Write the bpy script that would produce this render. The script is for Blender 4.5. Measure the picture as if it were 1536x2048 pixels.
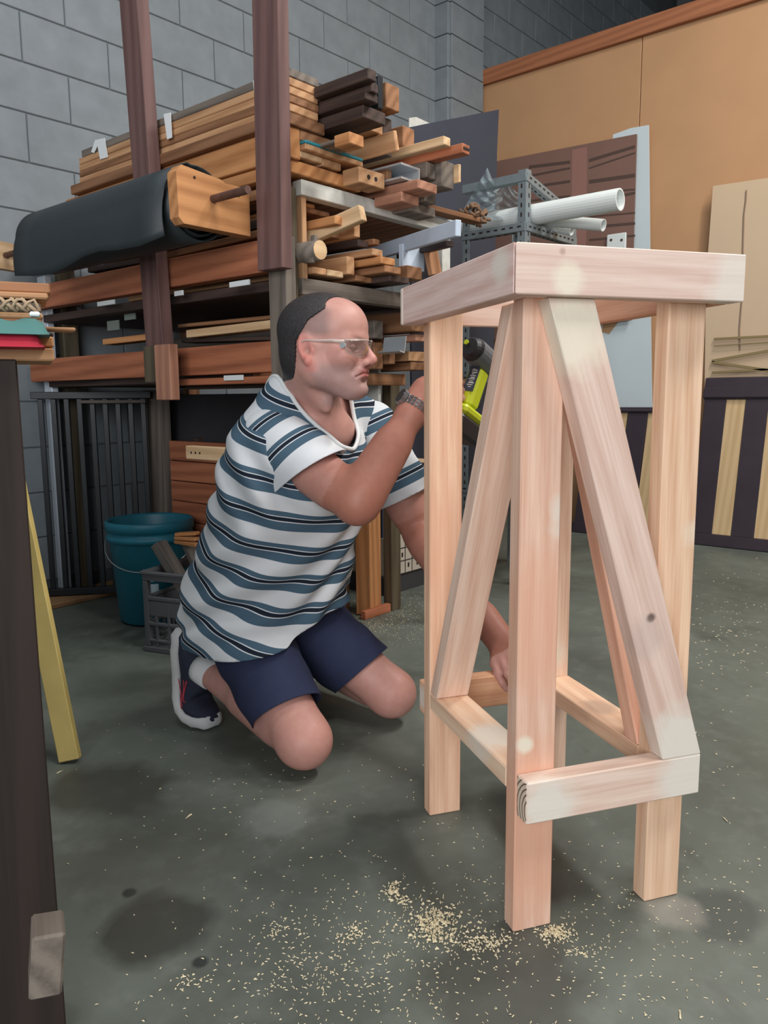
import bpy, bmesh, math, random
import numpy as np
from mathutils import Vector, Matrix, Quaternion

for o in list(bpy.data.objects): bpy.data.objects.remove(o)
scene = bpy.context.scene
COL = scene.collection
random.seed(7)
RNG = np.random.RandomState(11)
V = Vector

# ---------------------------------------------------------------- camera
# World: X runs along the block wall, Y runs towards it, the floor is z = 0.
F_PX, PITCH, ROLL, CAM_H, TH = 1568.75, 0.1442, -0.0085, 0.8768, 0.7045
FH = np.array([math.cos(TH), math.sin(TH), 0.0]); RH = np.array([math.sin(TH), -math.cos(TH), 0.0]); ZU = np.array([0, 0, 1.0])
_fw = FH*math.cos(PITCH) - ZU*math.sin(PITCH); _up = FH*math.sin(PITCH) + ZU*math.cos(PITCH)
_c, _s = math.cos(ROLL), math.sin(ROLL)
_rt = _c*RH + _s*_up; _up = -_s*RH + _c*_up
CAM = np.array([0, 0, CAM_H])
cam_d = bpy.data.cameras.new('camera'); cam = bpy.data.objects.new('camera', cam_d); COL.objects.link(cam)
cam_d.sensor_fit = 'VERTICAL'; cam_d.sensor_height = 36.0; cam_d.lens = F_PX/2048*36.0; cam_d.clip_start = 0.02
M = Matrix.Identity(4)
for i in range(3):
    M[i][0] = _rt[i]; M[i][1] = _up[i]; M[i][2] = -_fw[i]; M[i][3] = CAM[i]
cam.matrix_world = M
scene.camera = cam

# ---------------------------------------------------------------- light and exposure
scene.view_settings.view_transform = 'Standard'; scene.view_settings.look = 'None'
scene.view_settings.gamma = 1.0; scene.view_settings.use_curve_mapping = False
scene.view_settings.exposure = 0.0
world = bpy.data.worlds.new('world'); scene.world = world; world.use_nodes = True
wb = world.node_tree.nodes['Background']; wb.inputs[0].default_value = (0.80, 0.90, 1.0, 1); wb.inputs[1].default_value = 0.26

def area(name, loc, target, sx, sy, power, color):
    d = bpy.data.lights.new(name, 'AREA'); d.shape = 'RECTANGLE'; d.size = sx; d.size_y = sy; d.energy = power; d.color = color
    o = bpy.data.objects.new(name, d); COL.objects.link(o); o.location = loc
    o.rotation_euler = (V(target)-V(loc)).to_track_quat('-Z', 'Y').to_euler()
    return o
area('ceiling_lamp_by_stool', (1.5, -1.2, 4.0), (1.3, 0.4, 0), 1.5, 0.30, 85, (1.0, 0.97, 0.93))
area('ceiling_lamp_over_floor', (3.4, -0.2, 4.2), (2.6, 0.6, 0.3), 1.5, 0.30, 105, (1.0, 0.97, 0.93))
area('ceiling_lamp_by_wall', (0.4, 1.7, 4.4), (1.2, 2.4, 0.9), 1.5, 0.30, 22, (0.95, 0.98, 1.0))
area('roller_door_daylight', (-3.0, -1.4, 1.9), (1.4, 1.3, 0.9), 3.0, 2.6, 185, (0.98, 0.98, 1.0))

# ---------------------------------------------------------------- pixel helpers (photo frame 1536 x 2048)
def ray(x, y): return _fw + _rt*(x-768)/F_PX - _up*(y-1024)/F_PX
def PD(x, y, d): return V(CAM + ray(x, y)*d)                       # at a depth along the lens axis
def FL(x, y, z=0.0): r = ray(x, y); return V(CAM + r*((z-CAM_H)/r[2]))   # on a level plane
def PX(x, y, X): r = ray(x, y); return V(CAM + r*(X/r[0]))         # on a plane X = const
def PY(x, y, Y): r = ray(x, y); return V(CAM + r*(Y/r[1]))         # on a plane Y = const

# ---------------------------------------------------------------- object helpers
WORLD_OF = {}
def _reg(o, parent, Mw):
    COL.objects.link(o)
    if parent is not None:
        o.parent = parent; o.matrix_basis = WORLD_OF[parent.name].inverted() @ Mw
    else:
        o.matrix_basis = Mw
    WORLD_OF[o.name] = Mw.copy()
    return o
def tag(o, label=None, cat=None, group=None, kind=None):
    if label: o['label'] = label
    if cat: o['category'] = cat
    if group: o['group'] = group
    if kind: o['kind'] = kind
    return o
def thing(name, loc, label, cat, group=None, M=None):
    o = bpy.data.objects.new(name, None); o.empty_display_size = 0.05
    _reg(o, None, M if M is not None else Matrix.Translation(V(loc)))
    return tag(o, label, cat, group)
def obj(name, mesh, m, parent=None, Mw=None, smooth=False):
    o = bpy.data.objects.new(name, mesh)
    if m is not None and not mesh.materials: mesh.materials.append(m)
    elif m is not None and mesh.materials[0] is not m:
        o2 = mesh.copy(); o2.materials.clear(); o2.materials.append(m); o.data = o2; mesh = o2
    if smooth: mesh.polygons.foreach_set('use_smooth', [True]*len(mesh.polygons))
    return _reg(o, parent, Mw if Mw is not None else Matrix.Identity(4))
def mesh_from(verts, faces, name='m'):
    me = bpy.data.meshes.new(name); me.from_pydata([tuple(v) for v in verts], [], faces); me.update(); return me
_BOX = {}
def box_mesh(lx, ly, lz, b=0.002):
    """Chamfered box centred on the origin (44 triangles)."""
    key = (round(lx, 5), round(ly, 5), round(lz, 5), b)
    b = min(b, lx*.3, ly*.3, lz*.3)
    hx, hy, hz = lx/2, ly/2, lz/2
    vs, idx = [], {}
    for sx in (-1, 1):
        for sy in (-1, 1):
            for sz in (-1, 1):
                for a in range(3):
                    p = [sx*(hx-b), sy*(hy-b), sz*(hz-b)]; p[a] = (sx*hx, sy*hy, sz*hz)[a]
                    idx[(sx, sy, sz, a)] = len(vs); vs.append(p)
    fs = []
    def quad(k):
        pts = [V(vs[i]) for i in k]; n = (pts[1]-pts[0]).cross(pts[2]-pts[0]); c = sum(pts, V())/len(k)
        fs.append(tuple(k) if n.dot(c) > 0 else tuple(reversed(k)))
    for a in range(3):
        o1, o2 = [i for i in range(3) if i != a]
        for s in (-1, 1):
            k = []
            for (p, q) in ((-1, -1), (1, -1), (1, 1), (-1, 1)):
                sg = [0, 0, 0]; sg[a] = s; sg[o1] = p; sg[o2] = q; k.append(idx[(*sg, a)])
            quad(k)
        for p in (-1, 1):                       # edges along axis a
            for q in (-1, 1):
                k = []
                for (s, ax) in ((-1, o1), (1, o1), (1, o2), (-1, o2)):
                    sg = [0, 0, 0]; sg[a] = s; sg[o1] = p; sg[o2] = q; k.append(idx[(*sg, ax)])
                quad(k)
    for sx in (-1, 1):
        for sy in (-1, 1):
            for sz in (-1, 1): quad([idx[(sx, sy, sz, a)] for a in range(3)])
    return mesh_from(vs, fs, 'box')
def frame(p, x, up=(0, 0, 1)):
    """Matrix at p with local X along x and local Z near up."""
    x = V(x).normalized(); z = V(up)
    if abs(x.dot(z.normalized())) > 0.999: z = V((0, -1, 0)) if abs(x.y) < 0.9 else V((1, 0, 0))
    z = (z - x*z.dot(x)).normalized(); y = z.cross(x)
    return Matrix(((x.x, y.x, z.x, p[0]), (x.y, y.y, z.y, p[1]), (x.z, y.z, z.z, p[2]), (0, 0, 0, 1)))
def beam(name, p0, p1, w, h, m, parent=None, up=(0, 0, 1), b=0.002, roll=0.0):
    p0, p1 = V(p0), V(p1); d = p1-p0
    Mw = frame((p0+p1)/2, d, up)
    if roll: Mw = Mw @ Matrix.Rotation(roll, 4, 'X')
    return obj(name, box_mesh(d.length, w, h, b), m, parent, Mw)
def box(name, lo, hi, m, parent=None, b=0.002):
    lo, hi = V(lo), V(hi); s = hi-lo; c = (lo+hi)/2
    if s.x >= max(s.y, s.z): return obj(name, box_mesh(s.x, s.y, s.z, b), m, parent, Matrix.Translation(c))
    if s.y >= s.z: return obj(name, box_mesh(s.y, s.x, s.z, b), m, parent, frame(c, (0, 1, 0)))
    return obj(name, box_mesh(s.z, s.x, s.y, b), m, parent, frame(c, (0, 0, 1), (0, -1, 0)))
def tube_mesh(pts, r, n=8, cap=True, closed=False):
    pts = [V(p) for p in pts]; N = len(pts); rr = r if hasattr(r, '__len__') else [r]*N
    vs, fs = [], []; prev = None
    for i, p in enumerate(pts):
        if closed: t = pts[(i+1) % N]-pts[i-1]
        else: t = pts[min(i+1, N-1)]-pts[max(i-1, 0)]
        t.normalize()
        if prev is None: u = t.orthogonal().normalized()
        else: u = (prev - t*prev.dot(t)).normalized()
        prev = u; w = t.cross(u)
        for k in range(n):
            a = 2*math.pi*k/n; vs.append(p + (u*math.cos(a)+w*math.sin(a))*rr[i])
    for i in range(N if closed else N-1):
        j = (i+1) % N
        for k in range(n):
            k2 = (k+1) % n; fs.append((i*n+k, i*n+k2, j*n+k2, j*n+k))
    if cap and not closed:
        fs.append(tuple(reversed(range(n)))); fs.append(tuple((N-1)*n+k for k in range(n)))
    return mesh_from(vs, fs, 'tube')
def lathe_mesh(prof, n=32, axis='Z'):
    vs, fs = [], []
    for (r, z) in prof:
        for k in range(n):
            a = 2*math.pi*k/n; vs.append((r*math.cos(a), r*math.sin(a), z))
    for i in range(len(prof)-1):
        for k in range(n):
            k2 = (k+1) % n; fs.append((i*n+k, i*n+k2, (i+1)*n+k2, (i+1)*n+k))
    return mesh_from(vs, fs, 'lathe')
def bm_join(parts):
    """Join (mesh, matrix) pairs into one mesh."""
    vs, fs = [], []
    for me, Mw in parts:
        o = len(vs); vs += [tuple(Mw @ v.co) for v in me.vertices]; fs += [tuple(o+i for i in p.vertices) for p in me.polygons]
    return mesh_from(vs, fs, 'joined')
def prism_mesh(poly, t):
    """Polygon (x, z) extruded t along y, centred."""
    n = len(poly); vs = [(x, -t/2, z) for x, z in poly] + [(x, t/2, z) for x, z in poly]
    fs = [tuple(range(n)), tuple(reversed(range(n, 2*n)))] + [(i, n+i, n+(i+1) % n, (i+1) % n) for i in range(n)]
    me = mesh_from(vs, fs, 'prism'); bm = bmesh.new(); bm.from_mesh(me); bmesh.ops.recalc_face_normals(bm, faces=bm.faces); bm.to_mesh(me); bm.free()
    return me

# ---------------------------------------------------------------- materials
def srgb(r, g, b):
    f = lambda c: (c/255/12.92) if c/255 <= 0.04045 else ((c/255+0.055)/1.055)**2.4
    return (f(r), f(g), f(b), 1.0)
def new_mat(name):
    m = bpy.data.materials.new(name); m.use_nodes = True; nt = m.node_tree
    return m, nt, nt.nodes['Principled BSDF']
def N(nt, t, **kw):
    n = nt.nodes.new(t)
    for k, v in kw.items(): setattr(n, k, v)
    return n
def mixrgb(nt, a, b, fac, mode='MIX'):
    n = N(nt, 'ShaderNodeMix'); n.data_type = 'RGBA'; n.blend_type = mode
    for s, v in ((n.inputs[6], a), (n.inputs[7], b), (n.inputs[0], fac)):
        if hasattr(v, 'links'): nt.links.new(v, s)
        else: s.default_value = v
    return n.outputs[2]
def math_n(nt, op, a, b=None, c=None):
    n = N(nt, 'ShaderNodeMath'); n.operation = op
    for i, v in enumerate((a, b, c)):
        if v is None: continue
        if hasattr(v, 'links'): nt.links.new(v, n.inputs[i])
        else: n.inputs[i].default_value = v
    return n.outputs[0]
def ramp(nt, fac, stops):
    n = N(nt, 'ShaderNodeValToRGB'); nt.links.new(fac, n.inputs[0]); e = n.color_ramp.elements
    while len(e) < len(stops): e.new(0.5)
    for k, (p, c) in zip(e, stops): k.position = p; k.color = c
    return n.outputs[0]
def noise(nt, vec, scale, detail=3.0, rough=0.55, dist=0.0):
    n = N(nt, 'ShaderNodeTexNoise'); nt.links.new(vec, n.inputs['Vector'])
    n.inputs['Scale'].default_value = scale; n.inputs['Detail'].default_value = detail; n.inputs['Roughness'].default_value = rough; n.inputs['Distortion'].default_value = dist
    return n.outputs['Fac']
def mapped(nt, scale, loc_random=True, coord='Object'):
    tc = N(nt, 'ShaderNodeTexCoord'); mp = N(nt, 'ShaderNodeMapping'); nt.links.new(tc.outputs[coord], mp.inputs[0]); mp.inputs['Scale'].default_value = scale
    if loc_random:
        oi = N(nt, 'ShaderNodeObjectInfo'); v = N(nt, 'ShaderNodeVectorMath'); v.operation = 'SCALE'
        nt.links.new(oi.outputs['Random'], v.inputs[3]); v.inputs[0].default_value = (7.3, 17.1, 29.7); nt.links.new(v.outputs[0], mp.inputs['Location'])
        return mp.outputs[0], oi.outputs['Random']
    return mp.outputs[0], None
def bump(nt, bs, h, strength=0.3, dist=0.002):
    n = N(nt, 'ShaderNodeBump'); n.inputs['Strength'].default_value = strength; n.inputs['Distance'].default_value = dist
    nt.links.new(h, n.inputs['Height']); nt.links.new(n.outputs[0], bs.inputs['Normal'])
def plain(name, col, rough=0.6, metal=0.0, var=0.0, scale=20.0, bmp=0.0, spec=None):
    m, nt, bs = new_mat(name); bs.inputs['Roughness'].default_value = rough; bs.inputs['Metallic'].default_value = metal
    if spec is not None: bs.inputs['Specular IOR Level'].default_value = spec
    if var or bmp:
        vec, _ = mapped(nt, (1, 1, 1)); f = noise(nt, vec, scale, 5)
        c2 = tuple(min(1, x*(1+var)) for x in col[:3])+(1,); c1 = tuple(x*(1-var) for x in col[:3])+(1,)
        nt.links.new(ramp(nt, f, [(0.3, c1), (0.7, c2)]), bs.inputs['Base Color'])
        if bmp: bump(nt, bs, f, bmp)
    else: bs.inputs['Base Color'].default_value = col
    return m
def wood(name, light, dark, rough=0.65, grain=1.0, varv=0.25, blotch=None, spots=None, fine=0.35):
    """Timber with grain along the local X axis."""
    m, nt, bs = new_mat(name); bs.inputs['Roughness'].default_value = rough; bs.inputs['Specular IOR Level'].default_value = 0.3
    vec, rnd = mapped(nt, (0.9*grain, 11*grain, 11*grain))
    f1 = noise(nt, vec, 3.0, 3, 0.6, 1.2)
    vec2, _ = mapped(nt, (2.5*grain, 90*grain, 90*grain)); f2 = noise(nt, vec2, 2.0, 2, 0.5, 0.3)
    w = N(nt, 'ShaderNodeTexWave'); w.wave_type = 'BANDS'; w.bands_direction = 'DIAGONAL'
    vec3, _ = mapped(nt, (0.35*grain, 6*grain, 6*grain)); nt.links.new(vec3, w.inputs[0])
    w.inputs['Scale'].default_value = 2.2; w.inputs['Distortion'].default_value = 3.5; w.inputs['Detail'].default_value = 2; w.inputs['Detail Scale'].default_value = 0.8
    g = math_n(nt, 'MULTIPLY_ADD', f2, fine, math_n(nt, 'MULTIPLY_ADD', w.outputs['Fac'], 0.70-fine, math_n(nt, 'MULTIPLY', f1, 0.45)))
    col = ramp(nt, g, [(0.22, dark), (0.72, light)])
    if blotch:
        tc = N(nt, 'ShaderNodeTexCoord'); b = noise(nt, tc.outputs['Object'], 4.0, 2)
        col = mixrgb(nt, col, blotch, ramp(nt, b, [(0.52, (0, 0, 0, 1)), (0.75, (.7, .7, .7, 1))]))
    if spots:
        tc = N(nt, 'ShaderNodeTexCoord'); nz = noise(nt, tc.outputs['Object'], 25, 3)
        for (sx, sy, sz, r, c, amt) in spots:
            d = N(nt, 'ShaderNodeVectorMath'); d.operation = 'DISTANCE'; nt.links.new(tc.outputs['Object'], d.inputs[0]); d.inputs[1].default_value = (sx, sy, sz)
            k = math_n(nt, 'MULTIPLY_ADD', nz, r*0.9, math_n(nt, 'SUBTRACT', d.outputs['Value'], r*0.45))
            mk = N(nt, 'ShaderNodeMapRange'); nt.links.new(k, mk.inputs[0]); mk.inputs[1].default_value = r*1.15; mk.inputs[2].default_value = r*0.55; mk.inputs[3].default_value = 0; mk.inputs[4].default_value = amt
            col = mixrgb(nt, col, c, mk.outputs[0])
    if varv:
        hs = N(nt, 'ShaderNodeHueSaturation'); nt.links.new(col, hs.inputs['Color'])
        mr = N(nt, 'ShaderNodeMapRange'); nt.links.new(rnd, mr.inputs[0]); mr.inputs[3].default_value = 1-varv; mr.inputs[4].default_value = 1+varv; nt.links.new(mr.outputs[0], hs.inputs['Value'])
        col = hs.outputs[0]
    nt.links.new(col, bs.inputs['Base Color']); bump(nt, bs, g, 0.25, 0.0015)
    return m

# ================================================================ THE SETTING
# floor: sealed concrete, worn and stained, with cast shadows painted in among the stains
m, nt, bs = new_mat('concrete_floor')
tc = N(nt, 'ShaderNodeTexCoord'); vec = tc.outputs['Object']
n1 = noise(nt, vec, 1.3, 6, 0.6, 0.6); n2 = noise(nt, vec, 14, 6, 0.65); n3 = noise(nt, vec, 5.0, 4, 0.6, 0.4)
c = ramp(nt, n1, [(0.30, srgb(80, 85, 78)), (0.55, srgb(100, 107, 99)), (0.75, srgb(118, 125, 117))])
c = mixrgb(nt, c, srgb(134, 140, 134), ramp(nt, n2, [(0.5, (0, 0, 0, 1)), (0.8, (.35, .35, .35, 1))]))
c = mixrgb(nt, c, srgb(64, 66, 60), ramp(nt, n3, [(0.58, (0, 0, 0, 1)), (0.75, (.55, .55, .55, 1))]))
stains = [((0.62, 0.42), 0.17, .62), ((1.35, .30), .10, .6), ((0.55, 1.05), .11, .5), ((0.40, 1.02), .035, .8), ((.92, .22), .06, .5)]
def stain_shadow_px(x, y): p = FL(x, y); return (p.x, p.y)
for (px, py, r, a, cc) in ((320, 1850, .10, .75, (48, 46, 42)), (1010, 1960, .13, .65, (62, 60, 56)), (1430, 1830, .075, .7, (68, 74, 70)), (258, 1785, .016, .9, (30, 34, 34)), (400, 1925, .017, .85, (32, 38, 38)),  # the first dark patch paints in a soft cast shadow
                       (470, 1910, .05, .3, (80, 82, 78)), (220, 1580, .14, .6, (50, 46, 42)), (1340, 1820, .06, .5, (150, 146, 138)), (560, 1640, .09, .35, (140, 148, 142)), (400, 1360, .05, .4, (160, 166, 160)), (330, 1700, .2, .35, (70, 68, 62))):  # the broad dark patches here paint cast shadow onto the floor
    q = stain_shadow_px(px, py)
    d = N(nt, 'ShaderNodeVectorMath'); d.operation = 'DISTANCE'; nt.links.new(vec, d.inputs[0]); d.inputs[1].default_value = (q[0], q[1], 0)
    k = math_n(nt, 'MULTIPLY_ADD', n3, r*1.4, math_n(nt, 'SUBTRACT', d.outputs['Value'], r*0.7))
    mk = N(nt, 'ShaderNodeMapRange'); nt.links.new(k, mk.inputs[0]); mk.inputs[1].default_value = r*1.1; mk.inputs[2].default_value = r*0.7; mk.inputs[3].default_value = 0; mk.inputs[4].default_value = a
    c = mixrgb(nt, c, srgb(*cc), mk.outputs[0])
nt.links.new(c, bs.inputs['Base Color'])
rr = N(nt, 'ShaderNodeMapRange'); nt.links.new(n3, rr.inputs[0]); rr.inputs[3].default_value = 0.42; rr.inputs[4].default_value = 0.62; nt.links.new(rr.outputs[0], bs.inputs['Roughness'])
bump(nt, bs, n2, 0.12, 0.002)
M_floor = m
fl = obj('floor', mesh_from([(-7, -7, 0), (11, -7, 0), (11, 3.5, 0), (-7, 3.5, 0)], [(0, 1, 2, 3)]), M_floor); tag(fl, 'grey green sealed concrete workshop floor', kind='structure')

# back wall: painted concrete blocks, each its own piece on a recessed mortar slab
YW = 3.40
M_block = plain('block_paint', srgb(132, 140, 145), 0.85, var=0.10, scale=9, bmp=0.25)
M_mortar = plain('mortar', srgb(104, 110, 112), 0.95, var=0.08, scale=30, bmp=0.3)
wb_ = box('wall_back', (-3.0, YW+0.006, 0), (11.0, YW+0.2, 6.0), M_mortar, b=0.001); tag(wb_, 'grey painted concrete block wall', kind='structure')
bm_full = box_mesh(0.3945, 0.05, 0.1945, 0.003)
nblk = 0; BX0 = (PY(42, 70, YW).x+.2) % .4 + .4 - .4
for row in range(0, 26):
    z = row*0.2-0.026
    for k in range(0, 26):
        x = BX0 + k*0.4 + (0.2 if row % 2 else 0.0)
        # keep the blocks this camera (and one a step beside it) could see past the rack and the partition
        if x < 4.75:
            lo = 0
            hi = 2.55 + max(0, (x-1.2))*0.40
            if x < 0.9 or z < 0.05 or z < lo or z > hi: continue
        else:
            if z < 3.0 or z > 4.75 or x > 8.4: continue
        o = obj('block', bm_full, M_block, wb_, Matrix.Translation((x, YW+0.025-0.0, z))); nblk += 1
# a pilaster where the partition meets the wall
pil = box('wall_pilaster', (4.60, YW-0.10, 0), (4.97, YW+0.004, 6.0), M_mortar, b=0.001); tag(pil, 'block pilaster standing proud of the back wall', kind='structure')
pb = box_mesh(0.385, 0.03, 0.1945, 0.003)
for row in range(7, 22):
    obj('block', pb, M_block, pil, Matrix.Translation((4.785, YW-0.11, row*0.2+0.174)))
ps = box_mesh(0.03, 0.11, 0.1945, 0.003)
for row in range(7, 22):
    obj('block', ps, M_block, pil, Matrix.Translation((4.585, YW-0.052, row*0.2+0.174)))

# the partition: ochre wall boards with a timber cap
M_ochre = plain('ochre_board', srgb(190, 146, 106), 0.75, var=0.05, scale=3)
M_cap = wood('partition_cap_timber', srgb(172, 112, 78), srgb(144, 90, 62), varv=0.0)
XP = 5.0
wr = box('wall_right', (XP+0.012, -5.0, 0), (XP+0.10, 3.385, 3.10), M_cap, b=0.001); tag(wr, 'ochre boarded partition wall with a brown cap', kind='structure')
for y0, y1 in ((2.135, 3.38), (0.93, 2.13), (-0.27, 0.925), (-1.47, -0.275)):
    box('panel', (XP, y0, 0.0), (XP+0.012, y1, 3.06), M_ochre, wr, b=0.002)
box('cap', (XP-0.03, -5.0, 3.06), (XP+0.13, 3.385, 3.16), M_cap, wr, b=0.004)
M_dkwall = plain('far_dark_wall', srgb(95, 98, 98), 0.9, var=0.1, scale=6)
wf = box('wall_far', (9.0, -7, 0), (9.1, 3.4, 6.0), M_dkwall); tag(wf, 'dark wall beyond the partition', kind='structure')
ce = box('ceiling', (-7, -7, 5.6), (11, 3.6, 5.7), M_dkwall); tag(ce, 'dark workshop ceiling', kind='structure')
fp = box('steel_column', (8.3, 3.05, 0), (8.45, 3.2, 5.6), plain('grey_steel', srgb(110, 112, 112), 0.5)); tag(fp, 'grey steel column standing far beyond the ochre partition', 'column')

# ================================================================ THE STOOL (70 x 35 mm pine)
SY = 0.3062
# stool frame in camera-aligned axes -> world
def cw(r, f, z): return V(RH*r + FH*f + ZU*z)
S_R = (cw(math.cos(SY), math.sin(SY), 0)); S_L = (cw(-math.sin(SY), math.cos(SY), 0)); S_O = cw(0.2077, 1.1833, 0)
def SP(r, l, z): return S_O + S_R*r + S_L*l + V((0, 0, z))
PINK, PALE, HOT = srgb(240, 214, 196), srgb(232, 222, 202), srgb(222, 166, 138)
WT = srgb(226, 220, 208)
def pine(name, light, dark, spots=None): return wood(name, light, dark, 0.6, 1.25, 0.0, None, spots, 0.52)
LT, DK = srgb(236, 204, 182), srgb(206, 158, 128)
stool = thing('wooden_stool_frame', SP(0.16, 0.2, 0), 'tall unfinished pine stool frame with diagonal braces', 'stool')
W7, T7, HL = 0.07, 0.0345, 1.0184
a_, b_ = 0.2536, 0.3854
orr, ol, c_, e_ = 0.043, 0.0533, 0.4353, 0.3482
def sbox(name, r0, r1, l0, l1, z0, z1, along, mt):
    """A stool member; local X runs along its grain."""
    ctr = SP((r0+r1)/2, (l0+l1)/2, (z0+z1)/2); dr, dl, dz = r1-r0, l1-l0, z1-z0
    if along == 'z': Mw = frame(ctr, (0, 0, 1), S_L); dims = (dz, dr, dl)
    elif along == 'r': Mw = frame(ctr, S_R); dims = (dr, dl, dz)
    else: Mw = frame(ctr, S_L); dims = (dl, dr, dz)
    return obj(name, box_mesh(*dims, 0.0022), mt, stool, Mw)
h2 = HL/2
sbox('leg', 0, W7, 0, T7, 0, HL+.055, 'z', pine('pine_front_leg', srgb(232, 196, 174), srgb(204, 152, 126), [(-.36, .0, -.02, .16, HOT, .75), (-.02, 0, -.02, .13, HOT, .55), (-.21, -.02, -.02, .016, PALE, .95), (.17, .04, 0, .03, WT, .8), (.14, .04, 0, .03, WT, .7)]))
sbox('leg', a_, a_+W7, 0, T7, 0, HL+.055, 'z', pine('pine_right_leg', srgb(236, 202, 172), srgb(204, 156, 122), [(.115, .035, .0, .03, PALE, .7)]))
sbox('leg', 0, W7, b_, b_+T7, 0, HL+.055, 'z', pine('pine_left_leg', srgb(236, 198, 168), srgb(206, 154, 122), [(-.30, .02, -.02, .02, srgb(120, 80, 60), .8), (.05, .0, -.02, .12, HOT, .35)]))
sbox('leg', a_, a_+W7, b_, b_+T7, 0, HL+.055, 'z', pine('pine_back_leg', srgb(238, 204, 180), srgb(204, 154, 124), [(-.22, -.03, -.02, .06, PALE, .8)]))
# top frame: the front left corner is mitred
def plan_rail(poly, along, mt):
    """A top rail from its plan outline (r, l); local X runs along its grain."""
    pts = [SP(r, l, z) for z in (HL, HL+W7) for r, l in poly]; n = len(poly)
    ctr = sum(pts, V())/len(pts); Mw = frame(ctr, S_R if along == 'r' else S_L); inv = Mw.inverted()
    fs = [tuple(range(n)), tuple(range(n, 2*n))]+[(i, (i+1) % n, n+(i+1) % n, n+i) for i in range(n)]
    me = mesh_from([inv @ p for p in pts], fs); bm = bmesh.new(); bm.from_mesh(me); bmesh.ops.recalc_face_normals(bm, faces=bm.faces)
    bmesh.ops.bevel(bm, geom=list(bm.edges), offset=0.0016, segments=1, affect='EDGES', clamp_overlap=True); bm.to_mesh(me); bm.free()
    return obj('top_rail', me, mt, stool, Mw)
plan_rail([(-orr+.001, -ol), (e_, -ol), (e_, -ol+T7), (-orr+T7+.001, -ol+T7)], 'r', pine('pine_top_front', srgb(228, 204, 192), srgb(202, 168, 152), [(-.12, -.02, -.012, .028, PALE, .9), (.17, -.02, -.01, .055, WT, .7), (-.13, -.02, .025, .006, srgb(150, 120, 100), .5)]))
plan_rail([(-orr, -ol+.001), (-orr+T7, -ol+T7+.001), (-orr+T7, b_+T7), (-orr, b_+T7)], 'l', pine('pine_top_left', srgb(232, 206, 198), srgb(198, 158, 144), [(-.20, .02, .01, .03, WT, .8)]))
sbox('top_rail', -orr, e_, b_+T7+.0004, c_, HL, HL+W7, 'r', pine('pine_top_back', srgb(240, 212, 196), srgb(214, 170, 146), [(-.19, .0, 0, .05, WT, .7)]))
sbox('top_rail', e_-.0235, e_, -ol+T7+0.002, b_+T7, HL, HL+W7, 'l', pine('pine_top_right', srgb(226, 180, 152), srgb(196, 140, 112)))
# stretchers: the front and back ones nailed outside the legs, the side ones flat between the legs
z0 = 0.2087
sbox('stretcher', 0.0023, 0.3282, -T7, -0.0003, z0, z0+W7, 'r', pine('pine_stretcher_front', srgb(232, 208, 192), srgb(206, 170, 150), [(-.125, -.02, -.01, .055, WT, .85), (.135, -.02, 0, .06, WT, .9)]))
sbox('stretcher', 0.0023, 0.3282, b_+T7+0.0003, b_+2*T7, z0, z0+W7, 'r', pine('pine_stretcher_back', srgb(236, 186, 148), srgb(206, 140, 104), [(-.16, .0, .0, .03, WT, .8)]))
sbox('stretcher', 0.0, W7, T7+0.0003, b_-0.0003, z0+0.03, z0+0.03+T7, 'l', pine('pine_stretcher_left', srgb(238, 208, 180), srgb(212, 166, 134), [(-.06, .0, .02, .06, WT, .8)]))
sbox('stretcher', a_, a_+W7, T7+0.0003, b_-0.0003, z0+0.03, z0+0.03+T7, 'l', pine('pine_stretcher_right', srgb(234, 200, 170), srgb(206, 160, 130), [(.0, .0, .02, .04, srgb(150, 130, 118), .5)]))
def brace(name, poly, axis, off, t, mt, grain_dir):
    """poly: (u, z) corners in the plane of the side; u runs along S_R ('r') or S_L ('l'); the board is t thick starting at off."""
    pts = []
    for (u, z) in poly:
        for o_ in (off, off+t): pts.append(SP(u, o_, z) if axis == 'r' else SP(o_, u, z))
    ctr = sum(pts, V())/len(pts)
    g = (S_R if axis == 'r' else S_L)*grain_dir[0] + V((0, 0, grain_dir[1])); nrm = S_L if axis == 'r' else S_R
    Mw = frame(ctr, g, nrm); inv = Mw.inverted(); n = len(poly)
    vs = [inv @ p for p in pts]
    fs = [tuple(2*i for i in range(n)), tuple(2*i+1 for i in reversed(range(n)))] + [(2*i, 2*i+1, 2*((i+1) % n)+1, 2*((i+1) % n)) for i in range(n)]
    me = mesh_from(vs, fs); bm = bmesh.new(); bm.from_mesh(me); bmesh.ops.recalc_face_normals(bm, faces=bm.faces)
    bmesh.ops.bevel(bm, geom=list(bm.edges), offset=0.0016, segments=1, affect='EDGES', clamp_overlap=True); bm.to_mesh(me); bm.free()
    return obj(name, me, mt, stool, Mw)
zt = z0+W7+0.0006; zb = HL-0.0006
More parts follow.
